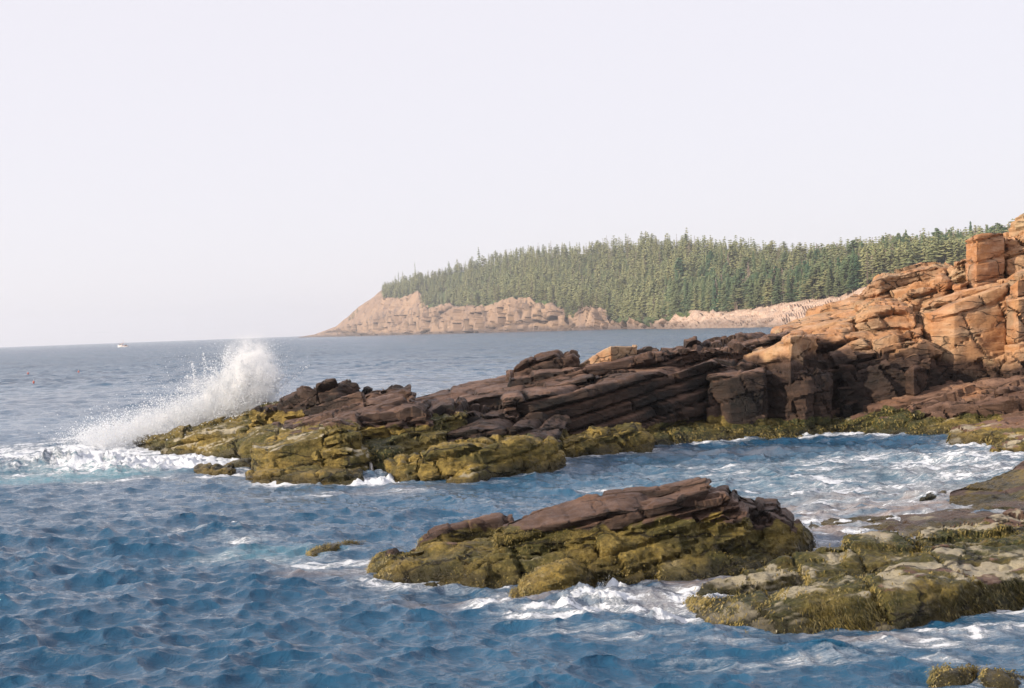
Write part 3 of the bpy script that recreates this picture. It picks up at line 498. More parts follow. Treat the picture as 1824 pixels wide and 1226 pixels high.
rock('rock_apron', 'sloping purplish brown rock apron between the cliff foot and the pool', 'rock', [
    X(st=[(1432, 768, 778, 48.0), (1520, 757, 782, 47.2), (1600, 742, 784, 46.6), (1700, 722, 786, 46), (1780, 712, 790, 45.2), (1880, 700, 794, 44.6)], w=[1.6, 3, 4, 5, 6, 6.5], rise=.75, lean=1.3, blk=.15, fine=.25, rough=.10, bs=(3.0, 1.6, .3)),
    X(st=[(1500, 748, 768, 48.6), (1600, 722, 765, 48.2), (1700, 700, 755, 48), (1800, 680, 745, 47.8), (1880, 665, 740, 47.6)], w=[1.2, 2, 3, 3.5, 4], rise=.30, lean=.7, blk=.14, fine=.25, rough=.09, bs=(2.8, 1.6, .3)),
    X(st=[(1620, 735, 765, 46.9), (1700, 728, 760, 46.8), (1780, 700, 755, 46.5), (1870, 690, 750, 46.2)], w=1.8, rise=.25, lean=.25, blk=.12, rough=.1, soft=2, bs=(1.6, 1.2, .35))],
    wz=.62, dz=(4, 6), red=1.0, barn_skylight=.5, black=0, olive_shadow=.8)
rock('rock_shelf', 'low barnacled pinkish shelf with foam running off it at the right edge of the pool', 'rock', [
    X(st=[(1690, 782, 790, 42.6), (1740, 774, 792, 42.2), (1800, 764, 795, 41.6), (1880, 755, 798, 41)], w=[1.5, 2.5, 3, 3], rise=.2, lean=.5, blk=.06, rough=.08, soft=3),
    X(st=[(1765, 796, 801, 40.4), (1790, 788, 804, 40), (1880, 775, 806, 39.4)], w=1.5, rise=.15, lean=.4, blk=.06, rough=.09, soft=3)],
    wz=.35, dz=(4, 6), red=1.0, barn_skylight=.9, black=0)
for (x0, y0, w_, h_, lab) in ((1700, 1205, 60, 28, 'dark weedy rock at the bottom edge, left one of the two'), (1795, 1208, 80, 28, 'dark seaweed tuft rock in the bottom right corner of the picture')):
    D = DW(x0, y0+h_*.6)
    rock('weed_rock', lab, 'rock', [X(st=[(x0-w_/2, y0+8, y0+14, D+.1), (x0-5, y0-2, y0+h_*.6, D), (x0+w_/2, y0+6, y0+12, D+.1)], w=.35, rise=0, lean=.08, blk=.02, rough=.06, soft=3, res=.03, ext=.25)], wz=1, barn_skylight=.2, olive_shadow=1.0)

# ------------------------------------------------------------------ seaweed (uncountable fronds on the weedy rocks)
def seaweed():
    Vs = []; Ts = []
    for name, V, N, weed in ROCKV:
        Dm = V[:, 1].mean()
        near = Dm < 30
        sel = np.where((weed > .55) & (V[:, 2] > -.05) & (N[:, 1] < .5) & ((N[:, 2] < .97)) )[0]
        if name in ('rock_slab', 'rock_flat', 'stone', 'ledge_tip', 'square_rock', 'boulder') and not near: continue
        if name in ('rock_slab', 'rock_flat', 'stone'): continue
        nn = {'rock_outcrop': 26000, 'rock_shelf': 34000, 'weed_bank': 11000, 'rock_apron': 7000, 'weed_rock': 3000, 'boulder': 5000 if near else 0,
              'bench_rock': 3000, 'weedy_wall': 3000}.get(name, 0)
        if not nn or not len(sel): continue
        if name == 'rock_shelf' and not near: nn = 1200
        clump = fbm(V[sel]*1.2, 3, 55); pr = np.clip(.35+clump, 0.02, 1)*np.clip(1.2-N[sel, 2], .15, 1); pr /= pr.sum()
        s = rng.choice(sel, nn, p=pr)
        p = V[s]; n = N[s]
        q = p + rng.normal(0, .02, p.shape)
        sz = (.018 if near else .05)*rng.uniform(.6, 1.6, nn)
        ln = sz*rng.uniform(1.0, 2.4, nn)*(1.5 if name == 'rock_shelf' else .8)
        hang = np.stack([rng.normal(0, .35, nn), rng.normal(-.15, .25, nn), np.full(nn, -1.0)], 1)+n*.55
        hang /= np.linalg.norm(hang, axis=1, keepdims=True)
        side = np.cross(hang, n); side /= np.linalg.norm(side, axis=1, keepdims=True)+1e-6
        a = q - side*(sz*.35)[:, None]; b = q+side*(sz*.35)[:, None]; c = q+hang*ln[:, None]+n*(sz*.4)[:, None]+side*(rng.normal(0, .3, nn)*sz)[:, None]
        Vs.append(np.stack([a+n*.005, b+n*.012, c], 1).reshape(-1, 3)); Ts.append(np.repeat(rng.uniform(0, 1, nn), 3))
    V = np.concatenate(Vs); F = np.arange(len(V)).reshape(-1, 3)
    me = make_mesh('seaweed', V, F, dict(tone=np.concatenate(Ts)), False, None, (M_TUFT,))
    add('seaweed', me, 'shaggy golden and olive rockweed fronds covering the low parts of the shore rocks', 'seaweed', kind='stuff')
seaweed()

# ------------------------------------------------------------------ sea
def ocean_tile(Lt, n, wind, V, seed, kmin, kmax, rms):
    r = np.random.default_rng(seed)
    k1 = np.fft.fftfreq(n, 1/n)*2*math.pi/Lt; kx, ky = np.meshgrid(k1, k1, indexing='ij'); k = np.hypot(kx, ky); k[0, 0] = 1e-6
    Lw = V*V/9.81; cosf = (kx*wind[0]+ky*wind[1])/k
    Ph = np.exp(-1/(k*Lw)**2)/k**4*(0.25+cosf**2)*np.exp(-(k*0.015)**2)
    Ph *= ss(kmin*.7, kmin*1.3, k)*ss(kmax*1.2, kmax*.8, k); Ph[0, 0] = 0
    H = (r.normal(size=(n, n))+1j*r.normal(size=(n, n)))*np.sqrt(Ph/2)
    z = np.fft.ifft2(H).real; sc = 1/z.std()*rms
    dx = np.fft.ifft2(1j*kx/k*H).real*sc; dy = np.fft.ifft2(1j*ky/k*H).real*sc
    return np.stack([dx, dy, z*sc], -1)
def samp(T, Lt, x, y, rot=0.0):
    c, s_ = math.cos(rot), math.sin(rot); n = T.shape[0]
    u = (x*c+y*s_)/Lt*n; v = (-x*s_+y*c)/Lt*n
    i = np.floor(u).astype(int); j = np.floor(v).astype(int); fu = (u-i)[..., None]; fv = (v-j)[..., None]
    i0, i1, j0, j1 = i % n, (i+1) % n, j % n, (j+1) % n
    r = T[i0, j0]*(1-fu)*(1-fv)+T[i1, j0]*fu*(1-fv)+T[i0, j1]*(1-fu)*fv+T[i1, j1]*fu*fv
    out = r.copy(); out[..., 0] = r[..., 0]*c-r[..., 1]*s_; out[..., 1] = r[..., 0]*s_+r[..., 1]*c
    return out
# foam on the water: (x, y) in the photo -> place on the sea, radius across, radius in depth (m), strength
FOAM = [
    (60, 800, 5, 4.0, .62), (150, 808, 4.5, 4.5, .80), (230, 825, 4.2, 3.0, .85), (310, 830, 3.5, 2.2, .85), (390, 828, 2.0, 1.2, .8), (220, 776, 3.2, 3.2, .9), (140, 842, 3.0, 1.2, .6),
    (300, 765, 3.5, 3.0, .95), (190, 795, 3.0, 4.0, .7), (20, 840, 3, 1.6, .42), (250, 852, 2.5, 1.0, .55), (420, 845, 1.4, .5, .7),
    (670, 858, 1.1, .8, .9), (640, 874, 2.4, .6, .5), (760, 872, 2.0, .5, .42), (560, 880, 2.2, .7, .42),
    (690, 1000, 1.2, .9, .56), (600, 1000, 1.2, .7, .5), (430, 960, 1.0, 1.1, .45), (405, 990, .6, .5, .5), (350, 945, .5, .5, .55), (430, 935, .8, .6, .58), (480, 1000, 1.1, .5, .5),
    (880, 1085, .6, .40, .62), (960, 1098, .8, .45, .66), (1060, 1085, .9, .55, .78), (1150, 1090, .7, .4, .76), (1090, 1050, .35, .5, .85), (1200, 1050, .5, .45, .68), (1195, 1105, .45, .25, .8),
    (1000, 1128, .9, .25, .52), (1120, 1140, .8, .2, .5), (1250, 1150, .8, .2, .48), (1480, 1160, .8, .35, .5), (1600, 1145, .9, .3, .56), (1700, 1130, .7, .25, .6), (1790, 1120, .5, .3, .62),
    (1460, 1185, .9, .3, .46), (1300, 1190, 1.0, .3, .38), (1640, 1180, .8, .3, .42), (1780, 1160, .6, .3, .5),
    (1640, 820, 3.4, 2.2, .62), (1560, 812, 3.0, 2.5, .52), (1720, 808, 2.6, 1.8, .66), (1500, 860, 3.5, 3.5, .52), (1350, 830, 3.5, 3.0, .42), (1300, 880, 2.0, 2.0, .40), (1680, 840, 1.6, 1.2, .72), (1790, 830, 1.6, 1.4, .66), (1480, 820, 2.0, 1.5, .40), (1420, 880, 1.6, 1.4, .44), (1540, 890, 1.8, 2.0, .52), (1620, 880, 1.4, 1.4, .5),
    (1480, 905, 1.3, 1.2, .5), (1560, 950, 1.2, .8, .58), (1480, 975, 1.0, .6, .52), (1640, 955, 1.4, .9, .5), (1400, 1010, .9, .4, .6), (1320, 1040, .8, .5, .55), (1740, 930, 1.5, 1.2, .5),
    (1100, 860, 2.0, 1.0, .34), (1250, 835, 2.4, 1.4, .34), (1000, 900, .9, .5, .45), (900, 890, 1.5, .8, .34),
    (1310, 595, 3, 3, .6),
]
SHAL = [(1500, 920, 3.0, 3.5, .85), (1640, 900, 3.0, 4.0, .9), (1700, 950, 3.0, 2.5, .9), (1300, 1040, 1.6, 1.3, .8), (1420, 1000, 1.5, .8, .7), (880, 1075, 1.4, .5, .55), (620, 1020, 1.6, .5, .55), (1520, 1140, .9, .25, .6), (700, 870, 1.6, .8, .4), (1250, 800, 4, 1.2, .3), (1180, 1080, .9, .6, .6), (1700, 830, 3, 1.2, .35)]
TEAL = [(1550, 850, 6, 7, .16), (120, 848, 3.6, 1.6, .55), (170, 838, 1.6, 1.0, .8), (40, 850, 3, 2, .35), (480, 985, 1.2, .8, .3)]
def blobs(x, y, L_):
    m = np.zeros_like(x)
    for px, py, rx, ry, s_ in L_:
        c = PW(px, py); ang = math.atan2(c[0], c[1])
        dx = x-c[0]; dy = y-c[1]; a = dx*math.cos(ang)-dy*math.sin(ang); b = dx*math.sin(ang)+dy*math.cos(ang)
        d = np.sqrt((a/rx)**2+(b/ry)**2)
        m = np.maximum(m, s_*ss(1.6, .35, d))
    return m
def sea():
    rs = [10.5]
    while rs[-1] < 6500:
        r = rs[-1]
        if r < 60: st = min(r*r/5688*.8, .0038*r)
        elif r < 200: st = .006*r
        elif r < 1200: st = .009*r
        else: st = .02*r
        rs.append(r+st)
    rs = np.array(rs)
    an = np.concatenate([np.linspace(-75, -26, 90, endpoint=False), np.linspace(-26, 24, 700), np.linspace(24, 75, 90)[1:]])
    A, Rr = np.meshgrid(np.radians(an), rs); x = Rr*np.sin(A); y = Rr*np.cos(A)
    T1 = ocean_tile(71.0, 512, (-.35, -.94), 2.2, 3, .35, 6.0, .047); T2 = ocean_tile(17.3, 512, (-.5, -.86), 1.25, 4, 1.8, 45, .037)
    T0 = ocean_tile(230.0, 256, (-.6, -.8), 9.0, 5, .05, .5, .07)
    # distance to rocks
    g = .15; gx0, gy0, gw, gh = -30, 8, 440, 400
    M = np.zeros((gw, gh))
    for name, V, N, weed in ROCKV:
        s = (V[:, 2] > -.15) & (V[:, 2] < .12)
        i = ((V[s, 0]-gx0)/g).astype(int); j = ((V[s, 1]-gy0)/g).astype(int); ok = (i >= 0) & (i < gw) & (j >= 0) & (j < gh)
        M[i[ok], j[ok]] = 1
    def blur(M, k):
        for _ in range(k):
            M = (M+np.roll(M, 1, 0)+np.roll(M, -1, 0)+np.roll(M, 1, 1)+np.roll(M, -1, 1))/5
        return M
    Mn = np.clip(blur(M, 4)*2.2, 0, 1); Mf = np.clip(blur(M, 40)*5, 0, 1)
    def look(M):
        u = np.clip((x-gx0)/g, 0, gw-1.01); v = np.clip((y-gy0)/g, 0, gh-1.01); i = u.astype(int); j = v.astype(int); a = u-i; b = v-j
        r = M[i, j]*(1-a)*(1-b)+M[i+1, j]*a*(1-b)+M[i, j+1]*(1-a)*b+M[i+1, j+1]*a*b
        r[(x < gx0) | (x > gx0+gw*g) | (y > gy0+gh*g)] = 0
        return r
    near, mid = look(Mn), look(Mf)
    patch = .5+.5*fbm(np.stack([x.ravel()/2.2, y.ravel()/1.2, 0*x.ravel()], 1), 3, 71).reshape(x.shape)*1.8
    foam = np.maximum(blobs(x, y, FOAM), np.clip(near*.50*np.clip(patch, 0, 1)+mid*.20, 0, 1))
    # little scattered caps
    shal = blobs(x, y, SHAL); teal = blobs(x, y, TEAL)
    calm = 1-.5*mid
    f1 = ss(3500, 400, Rr)*(1+.6*ss(60, 200, Rr)); f2 = ss(120, 45, Rr); f0 = ss(4000, 600, Rr)
    d = samp(T1, 71.0, x, y)*(f1*(1-.4*mid))[..., None] + samp(T2, 17.3, x, y, .5)*(f2)[..., None]*1.0 + samp(T0, 230, x, y, .3)*(f0*(1-.85*mid))[..., None]
    patchy = (.75+.5*fbm(np.stack([x.ravel()/9, y.ravel()/9, 0*x.ravel()], 1), 2, 91).reshape(x.shape))
    d[..., 2] *= patchy
    G = np.stack([x+d[..., 0]*1.02, y+d[..., 1]*1.02, d[..., 2]], -1)
    # broken, churned water where the foam is thick
    q = np.stack([x.ravel()*2.6, y.ravel()*2.6, 0*x.ravel()], 1)
    ch = fbm(q*1.7, 5, 77, .65).reshape(x.shape); strong = ss(.55, .95, foam)
    G[..., 2] += strong*(.04+.16*ch)*ss(70, 50, Rr) + ss(.3, .6, foam)*.05*ch
    # the little rearing wave left of the ledge tip, and surge piled against the centre rock
    for (px, py, rx, ry, h_) in ((130, 836, 3.2, .8, .42), (40, 838, 3.5, 1.2, .2), (200, 842, 2.0, .7, .25), (250, 790, 4, 2.5, .3), (1070, 1070, .9, .35, .20), (950, 1085, .8, .35, .12), (1085, 1056, .4, .3, .08), (1180, 1075, .7, .4, .14), (430, 945, 1.0, .35, .14), (360, 950, .7, .3, .12), (1500, 1140, 1.8, .25, .06), (660, 850, .7, .5, .25)):
        c = PW(px, py); G[..., 2] += h_*np.exp(-((x-c[0])/rx)**2-((y-c[1])/ry)**2*np.where(y < c[1], 2.2, .7))*(.8+.5*ch)
    V = G.reshape(-1, 3); F = grid_faces(len(rs), len(an), False)[:, ::-1]
    far = ss(25, 300, Rr)
    me = make_mesh('sea', V, F, dict(foam=foam.ravel(), shallow=shal.ravel(), teal=teal.ravel(), far=far.ravel()), True, None, (M_WATER,))
    add('sea', me, kind='structure')
sea()

# ------------------------------------------------------------------ headland with cliffs
TX = lambda t: (np.array([a for a, b in t], float), np.array([b for a, b in t], float))
tD = TX([(530, 2700), (600, 2200), (740, 1750), (860, 1400), (960, 1200), (1100, 1003), (1200, 800), (1300, 680), (1400, 600), (1600, 500), (1980, 420)])
t1 = TX([(535, 600), (560, 596), (600, 586), (620, 579), (650, 571), (680, 561), (700, 556), (760, 551), (800, 543), (850, 548), (880, 544), (905, 534), (945, 530), (955, 543), (985, 545), (1005, 551), (1012, 574), (1018, 572), (1026, 552), (1040, 545), (1080, 550), (1088, 577), (1096, 574), (1130, 574), (1190, 571), (1212, 560), (1240, 553), (1290, 558), (1320, 554), (1360, 547), (1400, 540), (1450, 534), (1500, 527), (1560, 505), (1980, 480)])
t2 = TX([(535, 600), (560, 596), (600, 582), (610, 574), (640, 548), (650, 542), (665, 534), (680, 531), (700, 531), (715, 533), (732, 525), (746, 519), (762, 540), (790, 545), (800, 541), (850, 545), (900, 530), (950, 526), (1000, 540), (1100, 562), (1200, 560), (1300, 550), (1400, 537), (1450, 530), (1500, 522), (1560, 500), (1980, 470)])
t3 = TX([(535, 600), (560, 596), (600, 581), (640, 547), (665, 530), (680, 518), (700, 511), (740, 500), (780, 493), (840, 482), (920, 463), (1000, 457), (1150, 446), (1230, 446), (1260, 457), (1350, 462), (1450, 464), (1560, 458), (1700, 448), (1800, 438), (1980, 425)])
def hl(px):
    D = np.interp(px, *tD); d1 = np.interp(px, [530, 700, 1000, 1150, 1250, 1400, 1980], [5, 8, 10, 22, 50, 75, 60])
    d2 = np.interp(px, [530, 620, 760, 1000, 1980], [15, 70, 60, 25, 20]); d3 = np.interp(px, [530, 620, 700, 1000, 1980], [20, 30, 160, 330, 130])
    return D, d1, d2, d3
def headland():
    pxs = np.concatenate([np.arange(532, 1980, 1.5)])
    D, d1, d2, d3 = hl(pxs)
    def z_at(t, dd): q = P(pxs, np.interp(pxs, *t), D+dd); return q[:, 2]
    shape = [(0, -3.0*np.ones_like(pxs)), (0, 1.0*np.ones_like(pxs)), (d1, z_at(t1, d1)), (d1+d2, z_at(t2, d1+d2)), (d1+d2+d3, z_at(t3, d1+d2+d3)), (d1+d2+d3+200, z_at(t3, d1+d2+d3)*.7), (d1+d2+d3+700, -8*np.ones_like(pxs))]
    nsub = [3, 34, 14, 20, 6, 6]
    rows = []; tag = []
    for k in range(6):
        a, b = shape[k], shape[k+1]
        for u in np.arange(nsub[k])/nsub[k]:
            dd = a[0]*(1-u)+b[0]*u; z = a[1]*(1-u)+b[1]*u; q = P(pxs, np.interp(pxs, *t1), D+dd); q[:, 2] = z; rows.append(q); tag.append(k+u)
    q = P(pxs, np.interp(pxs, *t1), D+shape[-1][0]); q[:, 2] = -8; rows.append(q); tag.append(6.0)
    G = np.stack(rows); nr, nc = G.shape[:2]; p = G.reshape(-1, 3)
    tg = np.repeat(np.array(tag), nc)
    N = grid_normals(G, False).reshape(-1, 3); N[N[:, 1] > .99] *= -1
    s = np.sign(np.median(N[tg > 3.2, 2])); N = N*s
    xx = np.tile(pxs, nr)
    lowr = ss(1100, 1260, xx)
    v1, e1 = bricks(p, 17, 14, 46, 3, bed=.03, warp=.06); v2, e2 = bricks(p, 6, 6, 14, 7, bed=.05, warp=.1)
    amp = np.where(tg < 1.85, 1.0, np.where(tg < 3.0, .35, .12))*ss(545, 640, xx)
    v3, e3 = bricks(p, 7, 6, 2.2, 17, bed=.1)
    dsp = (v1*4.2 + v2*1.8 - 4.5*np.exp(-(e1/1.5)**2) + 2.0*fbm(p/14, 4, 5))*(1-.78*lowr) + lowr*(v3*1.0 + 1.6*fbm(p/9, 4, 6))
    dsp *= amp; p = p+N*dsp[:, None]*np.where(tg > 1, 1, .6)[:, None]
    n = fbm(p/25, 4, 9)
    edge = ss(2.0, 2.7, tg+.5*n) * ss(745, 765, xx) + (xx <= 752)*ss(3.0, 3.15, tg)*ss(680, 694, xx)
    grass = np.clip(edge, 0, 1); 
    grass = np.maximum(grass, ss(1080, 1110, xx)*ss(1260, 1200, xx)*ss(1.5, 1.8, tg+.3*n))
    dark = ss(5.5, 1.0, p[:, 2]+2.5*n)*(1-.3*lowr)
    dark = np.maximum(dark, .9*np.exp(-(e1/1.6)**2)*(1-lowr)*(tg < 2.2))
    F = grid_faces(nr, nc, False)
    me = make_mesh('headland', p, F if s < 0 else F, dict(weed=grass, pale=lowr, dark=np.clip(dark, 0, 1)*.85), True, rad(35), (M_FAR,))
    add('headland', me, kind='structure')
    return G, pxs, np.array(tag)
HG, HPX, HTAG = headland()

# ------------------------------------------------------------------ trees
def crown_arrays(kind, seed, full):
    """unit-height spruce crown as small drooping branch faces"""
    r = np.random.default_rng(seed); T = []
    lv = 26 if full else 11
    base = {0: .10, 1: .16, 2: .38, 3: .45}[kind]; Rm = {0: .21, 1: .14, 2: .19, 3: .13}[kind]
    for h in np.linspace(base, .985, lv):
        u = (h-base)/(1-base)
        rr = Rm*((1-u)**.85*.92+.05)*(1 if u > .12 else .7+2.5*u)
        if kind == 2: rr = Rm*(math.sin(math.pi*min(1, u*.85+.15))**.7*.9+.12)
        nb = (9 if full else 4) if kind != 3 else (4 if full else 3)
        a0 = r.uniform(0, 6.28)
        for b in range(nb):
            if r.uniform() < (.10 if kind < 2 else .25): continue
            a = a0+b*6.283/nb+r.normal(0, .25); L = rr*r.uniform(.55, 1.25); dr = -L*r.uniform(.15, .5)+(.02 if kind == 2 else 0)
            w = (.030 if full else .05)*r.uniform(.7, 1.4)*(1 if kind != 3 else .25)
            c, s_ = math.cos(a), math.sin(a); hh = h+r.normal(0, .008)
            tip = (c*L, s_*L, hh+dr); m1 = (c*L*.55-s_*w, s_*L*.55+c*w, hh+dr*.35-w*.6); m2 = (c*L*.55+s_*w, s_*L*.55-c*w, hh+dr*.35-w*.6); root = (0, 0, hh+.02)
            T.append((root, m1, tip)); T.append((root, tip, m2))
    T.append(((-.012, 0, .95), (.012, 0, .95), (0, 0, 1.0))); T.append(((0, -.012, .95), (0, .012, .95), (0, 0, 1.0)))
    return np.array(T).reshape(-1, 3)
def trunk_mesh(kind, seed):
    n = 6; V = []; F = []
    r = np.random.default_rng(seed)
    hs = [0, .35, .7, .97]; rs = [.012, .009, .006, .0015]
    for k, (h, rr) in enumerate(zip(hs, rs)):
        ox = r.normal(0, .003)*k
        for i in range(n): V.append((ox+rr*math.cos(i*6.283/n), rr*math.sin(i*6.283/n), h))
    F = grid_faces(4, n, True)
    return make_mesh('trunk', V, F, None, True, None, (M_BARK,))
KN = ['spruce_tree', 'slender_spruce', 'ragged_pine', 'dead_tree']
KL = ['full dark green spruce with boughs to the ground, one of the near trees of the headland forest', 'slender pointed green spruce, one of the near trees of the headland forest',
      'ragged topped tree with a bare lower trunk, one of the near trees of the headland forest', 'thin greyish dead tree among the near trees of the headland forest']
KC = ['spruce', 'spruce', 'pine', 'dead tree']; KG = ['full spruces at the near edge of the forest', 'slender spruces at the near edge of the forest', 'ragged pines at the near edge of the forest', 'dead trees at the near edge of the forest']
def trees():
    r = np.random.default_rng(5)
    it = np.where((HTAG > 2.0) & (HTAG < 4.9))[0]
    pts = []
    tries = 0
    while len(pts) < 5200 and tries < 90000:
        tries += 1
        px = r.uniform(640, 1850); t = 2.0+2.6*r.uniform()**.8
        if px < 752 and t < 3.03: continue
        if px < 686: continue
        if 1095 < px < 1200 and t < 2.2 : continue
        if t < 2.45 and px > 752 and r.uniform() < .35: continue
        if 760 < px < 1000 and t < 2.5: continue
        ci = np.interp(px, HPX, np.arange(len(HPX))); ri = np.interp(t, HTAG, np.arange(len(HTAG)))
        q = HG[int(ri), int(ci)]*(1-(ri % 1)) + HG[min(int(ri)+1, len(HG)-1), int(ci)]*(ri % 1)
        D = q[1]
        h = r.triangular(8, 16, 23)*(.8 if px < 800 else 1)*(.75 if t < 2.5 and px < 1150 else 1)*(1-.22*float(ss(1250, 1450, np.array(px))))*(.85 if t > 3.6 else 1)
        pts.append((q[0], q[1], q[2]-.6, h, r.choice(4, p=[.40, .20, .30, .10]), px, t))
    # extra shrubs on the far tip and a tall one on the skyline
    xt = [(r.uniform(684, 748), r.uniform(3.02, 3.7), r.uniform(9, 17)) for _ in range(110)]
    for px, t, h in xt + list(((632, 2.6, 9), (628, 2.5, 8), (637, 2.7, 9), (624, 2.5, 6), (742, 4.0, 26), (713, 4.0, 20), (706, 3.9, 17), (857, 4.0, 26), (720, 4, 18))):
        ci = int(np.interp(px, HPX, np.arange(len(HPX)))); ri = int(np.interp(t, HTAG, np.arange(len(HTAG))))
        q = HG[ri, ci]; pts.append((q[0], q[1], q[2]-.5, h, 0, px, t))
    pts = np.array(pts)
    # apparent size: nearest trees, skipping those hidden behind the near cliff
    cand = np.where((pts[:, 5] > 1180) & (pts[:, 5] < 1800))[0]
    vis = [i for i in cand if not (pts[i, 5] > 1540 and pts[i, 6] < 3.2)]
    vis = sorted(vis, key=lambda i: -pts[i, 3]/pts[i, 1])[:300]
    vs = set(vis)
    crowns = {k: [make_mesh('crown', crown_arrays(k, 10*k+j, True), np.arange(len(crown_arrays(k, 10*k+j, True))).reshape(-1, 3), None, False, None, (M_DEAD if k == 3 else M_LEAF,)) for j in range(4)] for k in range(4)}
    trunks = {k: trunk_mesh(k, k) for k in range(4)}
    for i in vis:
        x, y, z, h, k, px, t = pts[i]; k = int(k)
        zone = 'above the gully' if px < 1260 else ('above pink shore ledges' if px < 1420 else ('left of the orange cliff' if px < 1560 else 'behind the orange cliff'))
        row = 'front row' if t < 2.6 else ('skyline' if t > 3.75 else 'middle rows')
        lab = '%s, %s of forest %s' % (['full dark spruce', 'slender pointed spruce', 'ragged pine with bare lower trunk', 'thin greyish dead tree'][k], row, zone)
        e = add(KN[k], None, lab, KC[k], 'group: '+lab)
        e.location = (x, y, z); e.rotation_euler = (r.normal(0, .02), r.normal(0, .02), r.uniform(0, 6.28)); sx = r.uniform(13, 22)*r.uniform(.95, 1.5); e.scale = (sx, sx, h)
        add('trunk', trunks[k], parent=e); add('crown', crowns[k][r.integers(4)], parent=e)
    Cs = {k: [crown_arrays(k, 77+10*k+j, False) for j in range(5)] for k in range(4)}
    tr = np.array([(-.012, 0, 0), (.012, 0, 0), (0, 0, .9), (0, -.012, 0), (0, .012, 0), (0, 0, .9)])
    L_, D_, TL, TD = [], [], [], []
    for i in range(len(pts)):
        if i in vs: continue
        x, y, z, h, k, px, t = pts[i]; k = int(k); c = Cs[k][r.integers(5)]
        a = r.uniform(0, 6.28); sx = r.uniform(12, 20)*r.uniform(1.0, 1.6)
        def put(c):
            q = np.empty_like(c); q[:, 0] = (c[:, 0]*math.cos(a)-c[:, 1]*math.sin(a))*sx+x; q[:, 1] = (c[:, 0]*math.sin(a)+c[:, 1]*math.cos(a))*sx+y; q[:, 2] = c[:, 2]*h+z; return q
        (D_ if k == 3 else L_).append(put(c)); D_.append(put(tr)); (TD if k == 3 else TL).append(np.full(len(c), r.uniform())); TD.append(np.zeros(6))
    A = np.concatenate(L_); B = np.concatenate(D_); V = np.concatenate([A, B])
    me = make_mesh('forest', V, np.arange(len(V)).reshape(-1, 3), dict(tone=np.concatenate(TL+TD)), False, None, (M_LEAF, M_DEAD))
    mi = np.zeros(len(V)//3, np.int32); mi[len(A)//3:] = 1; me.polygons.foreach_set('material_index', mi)
    add('forest', me, 'dense spruce forest covering the headland above the cliffs, too many trees to count', 'forest', kind='stuff')
trees()

# ------------------------------------------------------------------ breaking wave: spray
def spray():
    r = np.random.default_rng(3)
    P_ = []; R_ = []
    def cloud(n, px, py, sx, sy, D, sD, r0, r1, ymax=None):
        if D > 30: n = int(n*1.1)
        x = r.normal(px, sx, n); y = r.normal(py, sy, n); d = r.normal(D, sD, n)
        P_.append(P(x, y, d)); R_.append(.5*r0*(r1/r0)**(r.uniform(0, 1, n)**4))
    cloud(16000, 432, 705, 30, 26, 53.5, .7, .012, .05)
    cloud(12000, 450, 680, 28, 28, 53.6, .7, .010, .035)
    cloud(9000, 400, 722, 50, 18, 53.4, .7, .012, .05)
    cloud(9000, 340, 742, 45, 16, 53.2, .7, .012, .05)
    cloud(8000, 250, 764, 45, 15, 53.5, .9, .012, .05)
    cloud(6000, 180, 778, 30, 9, 54, 1.0, .012, .05)
    cloud(2500, 430, 640, 38, 26, 53.6, .8, .009, .022)
    cloud(900, 440, 615, 30, 20, 53.6, .8, .008, .018)
    cloud(1500, 370, 690, 40, 28, 53.5, .8, .010, .03)
    cloud(1200, 310, 720, 30, 20, 53.4, .8, .010, .03)
    # flung fingers
    for k in range(60):
        a = r.uniform(-1.25, .9); L = r.uniform(40, 105); n = int(r.uniform(40, 120)); u = r.uniform(.3, 1, n)**.8
        cx, cy = r.normal(425, 28), r.normal(715, 10)
        x = cx+np.sin(a)*L*u+r.normal(0, 2.0, n); y = cy-np.cos(a)*L*u+12*u*u+r.normal(0, 2.0, n)
        P_.append(P(x, y, r.normal(53.5, .3, 1)[0]+r.normal(0, .1, n))); R_.append(r.uniform(.006, .02, n))
    # small surge splashes at the centre rock
    cloud(700, 1078, 1050, 8, 8, 20.9, .1, .002, .009); cloud(500, 1105, 1075, 25, 6, 20.4, .15, .002, .008)
    C = np.concatenate(P_); R = np.concatenate(R_)
    ok = C[:, 2] > -.1; C, R = C[ok], R[ok]
    o = np.array([(1, 1, 1), (-1, -1, 1), (-1, 1, -1), (1, -1, -1)], float); f = np.array([(0, 2, 1), (0, 1, 3), (0, 3, 2), (1, 2, 3)])
    V = (C[:, None]+o[None]*R[:, None, None]).reshape(-1, 3); F = (f[None]+(np.arange(len(C))*4)[:, None, None]).reshape(-1, 3)
    t = NT('spray_water'); t.bs.inputs['Base Color'].default_value = (.93, .96, 1, 1); t.bs.inputs['Roughness'].default_value = .6
    tr = t.n('ShaderNodeBsdfTranslucent'); tr.inputs[0].default_value = (.93, .96, 1, 1); mx = t.n('ShaderNodeMixShader'); mx.inputs[0].default_value = .5
    t.l(t.bs.outputs[0], mx.inputs[1]); t.l(tr.outputs[0], mx.inputs[2]); t.l(mx.outputs[0], t.out.inputs[0])
    me = make_mesh('sea_spray', V, F, None, True, None, (t.m,))
    add('sea_spray', me, 'white spray flung up where a wave breaks behind the tip of the long ledge', 'sea spray', kind='stuff')
spray()
